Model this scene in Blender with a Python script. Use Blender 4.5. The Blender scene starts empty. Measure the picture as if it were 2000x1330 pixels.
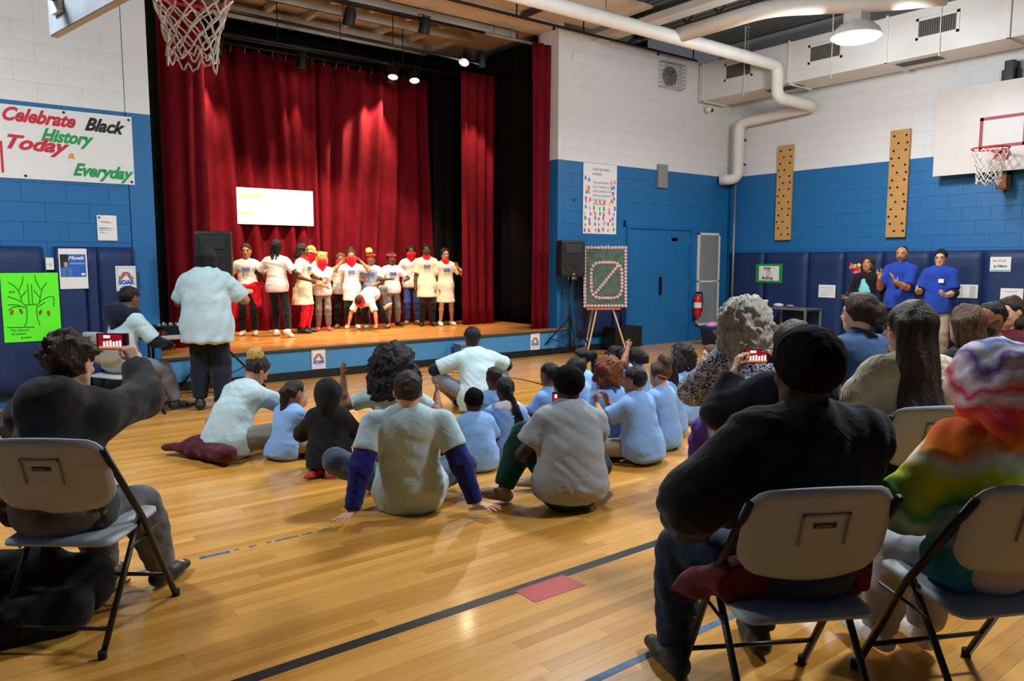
import bpy, bmesh, math, random
import numpy as np
from mathutils import Vector, Matrix
S = bpy.context.scene
COL = S.collection
random.seed(7)
RNG = np.random.default_rng(7)
PI = math.pi

# ------------------------------------------------------------------ camera
YAW, PITCH, CAMH, FPX = math.radians(37.6), math.radians(6.0), 1.5, 1476.0
cd = bpy.data.cameras.new('camera'); cam = bpy.data.objects.new('camera', cd); COL.objects.link(cam)
cd.sensor_width = 36.0; cd.lens = FPX / 2000.0 * 36.0; cd.clip_start = 0.05; cd.clip_end = 100
cam.location = (0, 0, CAMH); cam.rotation_euler = (PI / 2 - PITCH, 0, -YAW)
S.camera = cam
# ------------------------------------------------------------------ world, exposure
W = bpy.data.worlds.new('world'); S.world = W; W.use_nodes = True
W.node_tree.nodes['Background'].inputs[0].default_value = (0.80, 0.86, 0.95, 1)
W.node_tree.nodes['Background'].inputs[1].default_value = 0.10
VS = S.view_settings
VS.view_transform = 'Standard'; VS.look = 'None'; VS.gamma = 1.0; VS.use_curve_mapping = False
VS.exposure = 0.0
S.cycles.max_bounces = 6; S.cycles.diffuse_bounces = 4; S.cycles.glossy_bounces = 3; S.cycles.transmission_bounces = 3; S.cycles.caustics_reflective = False; S.cycles.caustics_refractive = False
GYM_WATTS = 160.0
LAMP_SPOTS = [(9.43, 5.16), (4.9, 5.16), (-0.6, 6.0), (5.2, 1.2)]
LAMP_Z = 4.28
# stage spotlights: lamp position, aim point, watts, cone degrees, colour
WARM = (1.0, 0.78, 0.52)
STAGE_SPOTS = [
    ((6.05, 10.95, 4.42), (5.0, 9.6, 0.9), 200, 60, WARM),
    ((6.44, 10.95, 4.42), (5.6, 9.4, 0.9), 160, 60, WARM),
    ((6.85, 10.12, 4.60), (5.0, 8.6, 1.6), 160, 60, WARM),
    ((7.20, 10.15, 4.60), (7.52, 10.72, 2.2), 300, 40, WARM),
    ((4.72, 9.75, 4.70), (4.7, 11.2, 0.9), 760, 64, WARM),
    ((3.10, 9.75, 4.85), (3.75, 11.3, 0.9), 660, 60, WARM),
    ((5.90, 9.75, 4.80), (5.9, 11.1, 0.9), 700, 62, WARM),
    ((6.30, 11.46, 4.48), (5.90, 11.80, 3.0), 420, 60, WARM),  # this and the next two are added to streak the backdrop with light
    ((3.50, 11.46, 4.48), (3.30, 11.80, 2.6), 280, 40, WARM),
    ((4.75, 11.46, 4.48), (4.70, 11.80, 2.4), 130, 40, WARM),
]

# ------------------------------------------------------------------ materials
MATS = {}
def _nt(name):
    m = bpy.data.materials.new(name); m.use_nodes = True
    nt = m.node_tree; b = nt.nodes['Principled BSDF']
    return m, nt, b
def lin(c):
    return tuple((x / 12.92 if x <= 0.04045 else ((x + 0.055) / 1.055) ** 2.4) for x in c)
def rgb(r, g, b):
    return lin((r / 255.0, g / 255.0, b / 255.0))
def mat(name, col, rough=0.6, metal=0.0, var=0.12, scale=6.0, bump=0.0, bscale=40.0, coat=0.0, spec=0.5,
        emit=None, estr=0.0, stretch=None, sheen=0.0, trans=0.0, alpha=1.0, fold=0.0):
    """procedural material: base colour broken up by noise, noise bump"""
    if name in MATS: return MATS[name]
    m, nt, b = _nt(name); N = nt.nodes; L = nt.links
    tc = N.new('ShaderNodeTexCoord'); mp = N.new('ShaderNodeMapping')
    L.new(tc.outputs['Object'], mp.inputs['Vector'])
    if stretch: mp.inputs['Scale'].default_value = stretch
    n = N.new('ShaderNodeTexNoise'); n.inputs['Scale'].default_value = scale; n.inputs['Detail'].default_value = 5
    L.new(mp.outputs['Vector'], n.inputs['Vector'])
    r = N.new('ShaderNodeValToRGB')
    c = Vector(col[:3])
    r.color_ramp.elements[0].position = 0.3; r.color_ramp.elements[1].position = 0.7
    r.color_ramp.elements[0].color = (*[max(0, x * (1 - var)) for x in c], 1)
    r.color_ramp.elements[1].color = (*[min(1, x * (1 + var)) for x in c], 1)
    L.new(n.outputs['Fac'], r.inputs['Fac']); L.new(r.outputs['Color'], b.inputs['Base Color'])
    b.inputs['Roughness'].default_value = rough; b.inputs['Metallic'].default_value = metal
    b.inputs['Specular IOR Level'].default_value = spec
    b.inputs['Coat Weight'].default_value = coat
    b.inputs['Sheen Weight'].default_value = sheen
    b.inputs['Transmission Weight'].default_value = trans
    b.inputs['Alpha'].default_value = alpha
    if bump > 0:
        n2 = N.new('ShaderNodeTexNoise'); n2.inputs['Scale'].default_value = bscale; n2.inputs['Detail'].default_value = 4 if not fold else 2; n2.inputs['Distortion'].default_value = fold
        L.new(mp.outputs['Vector'], n2.inputs['Vector'])
        bp = N.new('ShaderNodeBump'); bp.inputs['Strength'].default_value = bump; bp.inputs['Distance'].default_value = 0.02
        L.new(n2.outputs['Fac'], bp.inputs['Height']); L.new(bp.outputs['Normal'], b.inputs['Normal'])
    if emit is not None:
        b.inputs['Emission Color'].default_value = (*emit, 1); b.inputs['Emission Strength'].default_value = estr
    MATS[name] = m
    return m

def fabric(name, col, wr=0.35, var=0.10, rough=0.9):
    return mat(name, col, rough=rough, var=var, scale=5, bump=wr * 1.1, bscale=7, sheen=0.1, spec=0.2, fold=2.2)
def hairmat(name, col, bump=0.8, stretch=(14, 14, 2.2), var=0.45, rough=0.5):
    return mat(name, col, rough=rough, var=var, scale=9, bump=bump, bscale=10, stretch=stretch, spec=0.35)
def skinmat(name, col):
    if name in MATS: return MATS[name]
    m = mat(name, col, rough=0.55, var=0.08, scale=12, bump=0.05, bscale=120, spec=0.35)
    b = m.node_tree.nodes['Principled BSDF']
    b.inputs['Subsurface Weight'].default_value = 0.0
    return m

M_WHITE = mat('painted_white_block', rgb(222, 223, 221), rough=0.55, var=0.04, scale=1.5, bump=0.25, bscale=60)
M_BLUE = mat('painted_blue_block', rgb(25, 101, 156), rough=0.45, var=0.05, scale=1.5, bump=0.25, bscale=60)
M_DARKBLUE_PAINT = mat('painted_blue_metal', rgb(20, 96, 152), rough=0.4, var=0.04, scale=2)
M_STAGEFRONT = mat('stage_front_blue', rgb(66, 138, 186), rough=0.5, var=0.05, scale=2)
M_MAT = mat('navy_vinyl', rgb(12, 41, 86), rough=0.6, var=0.10, scale=2.5, bump=0.5, bscale=5)
M_BLACK = mat('black_plastic', rgb(16, 16, 17), rough=0.5, var=0.1)
M_BLACKMETAL = mat('black_metal', rgb(22, 22, 23), rough=0.45, metal=0.3, var=0.1)
M_RUBBER = mat('black_rubber', rgb(14, 14, 14), rough=0.8, var=0.1)
M_PIPE = mat('white_insulation', rgb(226, 224, 216), rough=0.6, var=0.05, scale=3)
M_DUCT = mat('painted_duct', rgb(214, 213, 206), rough=0.5, var=0.04, scale=2)
M_STEEL = mat('grey_steel', rgb(140, 140, 136), rough=0.45, metal=0.6, var=0.08)
M_DECK = mat('grey_deck', rgb(110, 110, 106), rough=0.6, var=0.08, scale=2)
M_BEAM = mat('dark_joist', rgb(62, 62, 60), rough=0.6, var=0.08)
M_SOFFIT = mat('soffit_paint', rgb(205, 198, 186), rough=0.7, var=0.06, scale=2)
M_PAPER = mat('paper', rgb(232, 230, 226), rough=0.8, var=0.03)
M_CURTAIN = mat('red_velour', rgb(102, 9, 23), rough=0.85, var=0.2, scale=8, bump=0.1, bscale=90, sheen=0.0, spec=0.12)
M_BLACKCURTAIN = mat('black_velour', rgb(17, 15, 15), rough=0.95, var=0.2, scale=8, spec=0.1)
M_CHAIR = mat('grey_chair_plastic', rgb(168, 174, 178), rough=0.5, var=0.04, bump=0.1, bscale=300)
M_FRAME = mat('dark_chair_frame', rgb(44, 41, 38), rough=0.4, metal=0.4, var=0.08)

def wood(name, c1, c2, rough=0.28, coat=0.3, along='x', isl=True):
    m, nt, b = _nt(name); N = nt.nodes; L = nt.links
    tc = N.new('ShaderNodeTexCoord'); geo = N.new('ShaderNodeNewGeometry'); oi = N.new('ShaderNodeObjectInfo')
    add = N.new('ShaderNodeMath'); add.operation = 'ADD'; fr = N.new('ShaderNodeMath'); fr.operation = 'FRACT'
    L.new(geo.outputs['Random Per Island'], add.inputs[0]); L.new(oi.outputs['Random'], add.inputs[1]); L.new(add.outputs[0], fr.inputs[0])
    mp = N.new('ShaderNodeMapping'); L.new(geo.outputs['Position'], mp.inputs['Vector'])
    mp.inputs['Scale'].default_value = (1.2, 22, 22) if along == 'x' else (22, 1.2, 22)
    cmb = N.new('ShaderNodeCombineXYZ'); L.new(fr.outputs[0], cmb.inputs[2])
    sc = N.new('ShaderNodeVectorMath'); sc.operation = 'SCALE'; sc.inputs['Scale'].default_value = 37.0
    L.new(cmb.outputs[0], sc.inputs[0]); L.new(sc.outputs[0], mp.inputs['Location'])
    n = N.new('ShaderNodeTexNoise'); n.inputs['Scale'].default_value = 1.6; n.inputs['Detail'].default_value = 6; n.inputs['Roughness'].default_value = 0.65
    L.new(mp.outputs[0], n.inputs['Vector'])
    r = N.new('ShaderNodeValToRGB'); r.color_ramp.elements[0].position = 0.25; r.color_ramp.elements[1].position = 0.75
    r.color_ramp.elements[0].color = (*c1, 1); r.color_ramp.elements[1].color = (*c2, 1)
    mixf = N.new('ShaderNodeMath'); mixf.operation = 'MULTIPLY_ADD'
    mul = N.new('ShaderNodeMath'); mul.operation = 'MULTIPLY'; mul.inputs[1].default_value = 0.36
    L.new(fr.outputs[0], mul.inputs[0])
    L.new(n.outputs['Fac'], mixf.inputs[0]); mixf.inputs[1].default_value = 0.5; L.new(mul.outputs[0], mixf.inputs[2])
    L.new(mixf.outputs[0], r.inputs['Fac']); L.new(r.outputs['Color'], b.inputs['Base Color'])
    b.inputs['Roughness'].default_value = rough; b.inputs['Coat Weight'].default_value = coat; b.inputs['Coat Roughness'].default_value = 0.12
    n2 = N.new('ShaderNodeTexNoise'); n2.inputs['Scale'].default_value = 3.0; L.new(geo.outputs['Position'], n2.inputs['Vector'])
    rr = N.new('ShaderNodeMapRange'); rr.inputs['To Min'].default_value = rough * 0.8; rr.inputs['To Max'].default_value = rough * 1.35
    L.new(n2.outputs['Fac'], rr.inputs['Value']); L.new(rr.outputs[0], b.inputs['Roughness'])
    MATS[name] = m
    return m
M_FLOOR = wood('maple_floor', rgb(186, 127, 48), rgb(226, 169, 84))
M_STAGEWOOD = wood('stage_floor_wood', rgb(186, 116, 50), rgb(222, 158, 84), rough=0.3)
M_FLOORGAP = mat('floor_gap', rgb(110, 74, 36), rough=0.6)
M_PLY = wood('plywood', rgb(186, 138, 76), rgb(214, 168, 104), rough=0.5, coat=0.0, along='y')

# ------------------------------------------------------------------ mesh helpers
def link(name, me, m=None, parent=None, loc=None, rot=None, smooth=False):
    o = bpy.data.objects.new(name, me); COL.objects.link(o)
    if m is not None:
        for mm in (m if isinstance(m, (list, tuple)) else [m]):
            if me.materials.find(mm.name) < 0: me.materials.append(mm)
    if parent is not None: o.parent = parent
    if loc is not None: o.location = loc
    if rot is not None: o.rotation_euler = rot
    if smooth and len(me.polygons):
        me.polygons.foreach_set('use_smooth', [True] * len(me.polygons))
    return o
def tag(o, label=None, cat=None, group=None, kind=None):
    if label: o['label'] = label
    if cat: o['category'] = cat
    if group: o['group'] = group
    if kind: o['kind'] = kind
    return o
def thing(name, loc=(0, 0, 0), rz=0.0, label=None, cat=None, group=None):
    o = bpy.data.objects.new(name, None); COL.objects.link(o)
    o.location = loc; o.rotation_euler = (0, 0, rz); o.empty_display_size = 0.1
    return tag(o, label, cat, group)
class MB:
    """collects shapes into one mesh"""
    def __init__(s): s.v = []; s.f = []; s.mi = []
    def add(s, V, F, mi=0):
        k = len(s.v); s.v += [tuple(map(float, p)) for p in V]; s.f += [tuple(i + k for i in f) for f in F]; s.mi += [mi] * len(F)
        return s
    def box(s, lo, hi, b=0.0, M=None, mi=0):
        lo = Vector(lo); hi = Vector(hi)
        if b <= 0:
            V = [Vector((x, y, z)) for x in (lo.x, hi.x) for y in (lo.y, hi.y) for z in (lo.z, hi.z)]
            F = [(0, 1, 3, 2), (4, 6, 7, 5), (0, 4, 5, 1), (2, 3, 7, 6), (0, 2, 6, 4), (1, 5, 7, 3)]
        else:
            bm = bmesh.new(); bmesh.ops.create_cube(bm, size=1)
            for v in bm.verts: v.co = Vector([lo[i] + (v.co[i] + 0.5) * (hi[i] - lo[i]) for i in range(3)])
            bmesh.ops.bevel(bm, geom=list(bm.edges), offset=b, segments=2, affect='EDGES', profile=0.7)
            bm.verts.index_update(); V = [v.co.copy() for v in bm.verts]; F = [tuple(v.index for v in f.verts) for f in bm.faces]; bm.free()
        if M is not None: V = [M @ v for v in V]
        return s.add(V, F, mi)
    def tube(s, pts, r, n=10, cap=True, mi=0, closed=False, flat=None):
        pts = [Vector(p) for p in pts]; rs = r if isinstance(r, (list, tuple)) else [r] * len(pts)
        V = []; F = []; up = None
        for i, p in enumerate(pts):
            if closed: t = (pts[(i + 1) % len(pts)] - pts[i - 1])
            else: t = (pts[min(i + 1, len(pts) - 1)] - pts[max(i - 1, 0)])
            t.normalize()
            if up is None:
                up = Vector((0, 0, 1)) if abs(t.z) < 0.9 else Vector((1, 0, 0))
            a = (up - t * up.dot(t))
            if a.length < 1e-5: a = t.orthogonal()
            a.normalize(); b = t.cross(a); up = a
            for k in range(n):
                an = 2 * PI * k / n
                V.append(p + (a * math.cos(an) + b * math.sin(an) * (flat or 1.0)) * rs[i])
        m = len(pts)
        for i in range(m if closed else m - 1):
            for k in range(n):
                j = (i + 1) % m
                F.append((i * n + k, i * n + (k + 1) % n, j * n + (k + 1) % n, j * n + k))
        if cap and not closed:
            F.append(tuple(reversed(range(n)))); F.append(tuple((m - 1) * n + k for k in range(n)))
        return s.add(V, F, mi)
    def lathe(s, prof, c=(0, 0, 0), n=24, M=None, mi=0):
        V = []; F = []
        for (r, z) in prof:
            for k in range(n):
                a = 2 * PI * k / n; V.append(Vector((c[0] + r * math.cos(a), c[1] + r * math.sin(a), c[2] + z)))
        for i in range(len(prof) - 1):
            for k in range(n):
                F.append((i * n + k, i * n + (k + 1) % n, (i + 1) * n + (k + 1) % n, (i + 1) * n + k))
        if prof[0][0] > 1e-4: F.append(tuple(reversed(range(n))))
        if prof[-1][0] > 1e-4: F.append(tuple((len(prof) - 1) * n + k for k in range(n)))
        if M is not None: V = [M @ v for v in V]
        return s.add(V, F, mi)
    def ball(s, c, r, n=12, mi=0, sc=(1, 1, 1), M=None):
        V = []; F = []; c = Vector(c); h = n // 2
        for i in range(h + 1):
            th = PI * i / h
            for k in range(n):
                a = 2 * PI * k / n
                V.append(c + Vector((r * sc[0] * math.sin(th) * math.cos(a), r * sc[1] * math.sin(th) * math.sin(a), r * sc[2] * math.cos(th))))
        for i in range(h):
            for k in range(n):
                F.append((i * n + k, (i + 1) * n + k, (i + 1) * n + (k + 1) % n, i * n + (k + 1) % n))
        if M is not None: V = [M @ v for v in V]
        return s.add(V, F, mi)
    def mesh(s, name='mesh', merge=False):
        me = bpy.data.meshes.new(name); me.from_pydata(s.v, [], s.f); me.update()
        if any(s.mi): me.polygons.foreach_set('material_index', s.mi)
        return me
    def build(s, name, m, parent=None, loc=None, rot=None, smooth=False):
        return link(name, s.mesh(name), m, parent, loc, rot, smooth)
def bevel_mod(o, w=0.004, seg=2):
    md = o.modifiers.new('bevel', 'BEVEL'); md.width = w; md.segments = seg; md.limit_method = 'ANGLE'; return o
def text_mesh(txt, size, shear=0.0, offset=0.0, extrude=0.0005, align='LEFT', space=1.0):
    cu = bpy.data.curves.new('lettering', 'FONT'); cu.body = txt; cu.size = size; cu.shear = shear; cu.offset = offset; cu.space_character = space
    cu.extrude = extrude; cu.align_x = align; cu.resolution_u = 3
    o = bpy.data.objects.new('lettering', cu); COL.objects.link(o)
    dg = bpy.context.evaluated_depsgraph_get(); dg.update()
    me = bpy.data.meshes.new_from_object(o.evaluated_get(dg)); bpy.data.objects.remove(o); bpy.data.curves.remove(cu)
    return me
def wall_text(txt, size, m, parent, x, z, y=-0.002, shear=0.0, offset=0.0, rot=0.0, name='lettering', align='LEFT', sx=1.0, space=1.0):
    """flat lettering on a vertical sheet whose local frame is x right, z up, -y towards the reader"""
    o = link(name, text_mesh(txt, size, shear, offset, align=align, space=space), m, parent, (x, y, z), (PI / 2, -rot, 0))
    o.scale = (sx, 1, 1)
    return o
# ================================================================== ROOM
def struct(name, mb, m, parent=None, **k):
    o = mb.build(name, m, parent, **k)
    if parent is None: o['kind'] = 'structure'
    return o
WX, SY = 12.4, 9.2            # right wall plane, stage wall plane
CEIL = 5.55
# floor: base slab and maple strips
floor = struct('floor', MB().box((-4.2, -6.2, -0.2), (12.6, 12.6, -0.012)), M_FLOORGAP)
PW = 0.064
plank_meshes = {}
def plank_mesh(L):
    if L not in plank_meshes:
        plank_meshes[L] = MB().box((0.0004, 0.0004, -0.012), (L - 0.0004, PW - 0.0004, 0.0)).mesh('plank')
        plank_meshes[L].materials.append(M_FLOOR)
    return plank_meshes[L]
def in_view(x, y):
    d = x * math.sin(YAW) + y * math.cos(YAW); l = x * math.cos(YAW) - y * math.sin(YAW)
    return d > 1.5 and abs(l) < d * 0.70 + 0.3
cand = []; far = MB()
y = -6.0; row = 0
while y < SY + 0.02:
    x = -4.2 - random.random() * 1.4
    while x < 12.5:
        L = random.choice((0.7, 1.0, 1.3, 1.6, 2.0)); x1 = min(x + L, 12.45); x0 = max(x, -4.2)
        if x1 - x0 > 0.05:
            vis = any(in_view(x0 + t * (x1 - x0), y) for t in (0, 0.5, 1))
            d = (x0 + x1) / 2 * math.sin(YAW) + y * math.cos(YAW)
            cand.append((d if vis else 1e3, x0, x1, y, L if x0 == x and x1 == x + L else None))
        x += L
    y += PW; row += 1
cand.sort(key=lambda c: c[0])
k = 0
for d, x0, x1, y, L in cand:
    if k < 300 and d < 900 and L:
        link('plank', plank_mesh(L), None, floor, (x0, y, 0)); k += 1
    else:
        far.box((x0 + 0.0004, y + 0.0004, -0.012), (x1 - 0.0004, y + PW - 0.0004, 0.0))
o = far.build('plank_field', M_FLOOR, floor); o['kind'] = 'stuff'

# court markings (thin tape on the boards)
def tape(name, pts, z, m, label, cat, group=None):
    mb = MB()
    for q in pts:
        n = len(q); V = [(p[0], p[1], 0.0004) for p in q] + [(p[0], p[1], z) for p in q]
        F = [tuple(range(n, 2 * n))] + [tuple(reversed(range(n)))] + [(i, (i + 1) % n, n + (i + 1) % n, n + i) for i in range(n)]
        mb.add(V, F)
    return tag(mb.build(name, m), label, cat, group)
M_TAPE = mat('black_court_paint', rgb(24, 26, 30), rough=0.35, var=0.1)
M_BTAPE = mat('worn_blue_tape', rgb(58, 96, 128), rough=0.6, var=0.25, scale=30)
M_REDP = mat('red_court_square', rgb(176, 52, 48), rough=0.4, var=0.08)
tape('court_line', [[(-2.5, 2.595), (8.0, 2.595), (8.0, 2.655), (-2.5, 2.655)]], 0.0012, M_TAPE, 'black court line running diagonally across the near floor', 'court line')
arc = []
for i in range(14):
    a = math.radians(-62 + i * 9); arc.append((4.1 + 1.83 * math.cos(a), 7.42 + 1.83 * math.sin(a)))
tape('court_line', [[arc[i], arc[i + 1], tuple(4.1 * 0.025 + arc[i + 1][0] * 0.975 if j == 0 else 7.42 * 0.025 + arc[i + 1][1] * 0.975 for j in (0, 1)), tuple(4.1 * 0.025 + arc[i][0] * 0.975 if j == 0 else 7.42 * 0.025 + arc[i][1] * 0.975 for j in (0, 1))] for i in range(13) if arc[i][1] < SY and arc[i + 1][1] < SY], 0.0012, M_TAPE, 'thin dark curved court line on the floor before the stage', 'court line')
tape('tape_line', [[(1.55, 1.845), (2.75, 1.845), (2.75, 1.88), (1.55, 1.88)]], 0.0012, M_BTAPE, 'greyish blue tape line beside the dark-jacketed spectator', 'tape line')
tape('floor_square', [[(2.03, 2.472), (2.335, 2.468), (2.325, 2.617), (2.035, 2.617)]], 0.0016, M_REDP, 'flat red square painted just beside the black court line', 'floor marker')
scr = []
for xa, xb, w in ((0.70, 0.79, 0.03), (0.83, 0.86, 0.028), (0.88, 0.93, 0.034), (1.0, 1.15, 0.036), (1.17, 1.2, 0.02), (1.25, 1.29, 0.02), (1.345, 1.37, 0.022), (1.39, 1.52, 0.026), (1.54, 1.60, 0.024), (1.63, 1.72, 0.022)):
    q = []
    n = max(3, int((xb - xa) / 0.02))
    for i in range(n + 1): q.append((xa + (xb - xa) * i / n, 3.90 - w / 2 + random.uniform(-.004, .004)))
    for i in range(n + 1): q.append((xb - (xb - xa) * i / n, 3.90 + w / 2 * random.uniform(.2, 1)))
    scr.append(q)
tape('tape_residue', scr, 0.0012, M_BTAPE, 'broken scraps of blue tape left on the floor behind the navy-sleeved man', 'tape line')

# ---- block walls: backing slab plus every concrete block as a child
BH, BL, JT = 0.2, 0.4, 0.004
bmeshes = {}
def block_mesh(L, H, m):
    key = (round(L, 3), round(H, 3), m.name)
    if key not in bmeshes:
        j = 0.0012; c = 0.002; d = 0.0038; l = L / 2 - j; h = H / 2 - j
        V = [(-l, 0, -h), (l, 0, -h), (l, 0, h), (-l, 0, h), (-l, -d + c, -h), (l, -d + c, -h), (l, -d + c, h), (-l, -d + c, h),
             (-l + c, -d, -h + c), (l - c, -d, -h + c), (l - c, -d, h - c), (-l + c, -d, h - c)]
        F = [(0, 1, 5, 4), (1, 2, 6, 5), (2, 3, 7, 6), (3, 0, 4, 7), (4, 5, 9, 8), (5, 6, 10, 9), (6, 7, 11, 10), (7, 4, 8, 11), (8, 9, 10, 11)]
        me = bpy.data.meshes.new('block'); me.from_pydata(V, [], F); me.update(); me.materials.append(m); bmeshes[key] = me
    return bmeshes[key]
def block_wall(wall, u0, u1, z0, z1, place, rz, holes=(), score=None):
    """blocks in running bond on a wall; place(u,z) -> world point of the wall face"""
    rows = []; z = z0; r = 0
    while z < z1 - 0.01:
        zt = min(z + BH, z1); u = u0 - (BL / 2 if r % 2 else 0)
        while u < u1 - 0.01:
            a = max(u, u0); b = min(u + BL, u1)
            if b - a > 0.02 and not any(a < h[1] and b > h[0] and z < h[3] - .01 and zt > h[2] + .01 for h in holes):
                rows.append((a, b, z, zt))
            u += BL
        z = zt; r += 1
    if score: rows.sort(key=score)
    rest = MB()
    for i, (a, b, z, zt) in enumerate(rows):
        m = M_BLUE if (z + zt) / 2 < 3.1 else M_WHITE
        me = block_mesh(b - a, zt - z, m); p = place((a + b) / 2, (z + zt) / 2)
        if i < 300: link('block', me, None, wall, p, (0, 0, rz))
        else:
            Mx = Matrix.Translation(p) @ Matrix.Rotation(rz, 4, 'Z')
            rest.add([Mx @ v.co for v in me.vertices], [tuple(f.vertices) for f in me.polygons], 0 if m is M_BLUE else 1)
    if rest.v:
        o = rest.build('block_field', [M_BLUE, M_WHITE], wall); o['kind'] = 'stuff'
def two_tone(mb_lo, mb_hi, name):
    pass
def wall_slab(name, lo, hi):
    mb = MB(); mb.box(lo, (hi[0], hi[1], 3.1), mi=0); mb.box((lo[0], lo[1], 3.1), hi, mi=1)
    return struct(name, mb, [M_BLUE, M_WHITE])
wl = wall_slab('wall_left', (-4.2, SY + 0.006, 0), (1.80, SY + 0.35, 5.6))
block_wall(wl, 0.2, 1.80, 1.5, 5.5, lambda u, z: Vector((u, SY + 0.006, z)), 0)
wr_ = wall_slab('wall_back_right', (8.12, SY + 0.006, 0), (WX + 0.3, SY + 0.35, 5.1))
DX0, DX1, DZ = 9.63, 11.25, 2.06
block_wall(wr_, 8.12, WX, 0.1, 5.1, lambda u, z: Vector((u, SY + 0.006, z)), 0, holes=[(DX0 - .06, DX1 + .06, -1, DZ + .05)], score=lambda q: -q[3] if q[3] > 0 else 0)
ws = wall_slab('wall_right', (WX + 0.006, -6.2, 0), (WX + 0.3, SY + 0.35, 5.6))
block_wall(ws, 1.6, SY, 1.5, 4.7, lambda u, z: Vector((WX + 0.006, u, z)), -PI / 2, score=lambda q: abs(q[2] - 2.6))
struct('wall_rear', MB().box((-4.2, -6.5, 0), (12.7, -6.2, 5.6)), M_BLUE)
struct('wall_far_left', MB().box((-4.5, -6.5, 0), (-4.2, 9.5, 5.6)), M_BLUE)
# proscenium jambs
for i, (x0, x1) in enumerate(((1.806, 2.05), (8.0, 8.115))):
    mb = MB(); mb.box((x0, SY - 0.004, 0), (x1, SY + 0.5, 3.1), 0.004, mi=0); mb.box((x0, SY - 0.004, 3.1), (x1, SY + 0.5, 5.1), 0.004, mi=1)
    struct('trim_%d' % (i + 1), mb, [M_BLUE, M_WHITE])
# ---- stage
st = struct('stage_front', MB().box((2.05, SY, 0.105), (8.0, SY + 0.04, 0.375)), M_STAGEFRONT)
struct('baseboard_stage', MB().box((2.05, SY - 0.006, 0), (8.0, SY + 0.05, 0.105), 0.003), M_BLACK)
struct('baseboard_right_of_stage', MB().box((8.0, SY - 0.014, 0), (DX0 - 0.06, SY + 0.0, 0.11), 0.003), M_BLACK)
sf = struct('stage_floor', MB().box((2.05, SY, 0.375), (8.3, 12.4, 0.398)), M_BLACK)
y = SY - 0.02; fs = MB(); k = 0
while y < 12.3:
    x = 2.05
    while x < 8.2:
        L = random.choice((0.9, 1.3, 1.8)); x1 = min(x + L, 8.2)
        if y < 11.6 and k < 260:
            MBp = MB().box((0, 0, 0), (x1 - x - .001, 0.079, 0.022)); MBp.build('plank', M_STAGEWOOD, sf, (x, y, 0.39)); k += 1
        else: fs.box((x, y, 0.39), (x1 - .001, y + 0.079, 0.412))
        x = x1
    y += 0.08
o = fs.build('plank_field', M_STAGEWOOD, sf); o['kind'] = 'stuff'
struct('trim_3', MB().box((2.05, SY - 0.03, 0.372), (8.0, SY - 0.018, 0.40), 0.003), M_BEAM)
# stage enclosure
struct('wall_stage_back', MB().box((1.8, 12.4, 0), (10.2, 12.6, 5.6)), M_BLACKCURTAIN)
struct('wall_stage_left', MB().box((1.6, SY + 0.5, 0), (1.8, 12.6, 5.6)), M_BLACKCURTAIN)
struct('wall_stage_right', MB().box((10.2, SY + 0.35, 0), (10.4, 12.6, 5.6)), M_BLACKCURTAIN)
struct('ceiling_stage', MB().box((1.6, SY + 0.5, 5.32), (10.4, 12.6, 5.6)), M_SOFFIT)
struct('trim_4', MB().box((1.8, SY, 5.1), (8.115, SY + 0.5, 5.6)), M_SOFFIT)
# ---- gym ceiling: corrugated deck with joists
cl = struct('ceiling', MB().box((-4.5, -6.5, CEIL + 0.06), (12.7, SY + 0.1, CEIL + 0.12)), M_DECK)
rib = MB().box((-0.03, -15.4, 0), (0.03, 0, 0.06)).mesh('deck_rib'); rib.materials.append(M_DECK)
x = 3.0
while x < 12.3:
    link('deck_rib', rib, None, cl, (x, SY, CEIL)); x += 0.15
for x in (2.2, 5.0, 7.3, 9.6):
    mb = MB(); mb.box((x - .06, -6, CEIL - .06), (x + .06, SY, CEIL - .02)); mb.box((x - .06, -6, CEIL - .42), (x + .06, SY, CEIL - .38))
    n = 26
    for i in range(n):
        ya = SY - i * 0.6; mb.tube([(x, ya, CEIL - .38), (x, ya - .3, CEIL - .06), (x, ya - .6, CEIL - .38)], 0.014, 6)
    mb.build('bar_joist', M_BEAM, cl)
struct('beam_ceiling', MB().box((8.7, 3.0, 5.02), (8.95, SY, 5.12)), M_SOFFIT)
struct('ceiling_panel', MB().box((5.0, 7.9, 5.2), (8.7, SY, 5.24)), M_SOFFIT)
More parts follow.
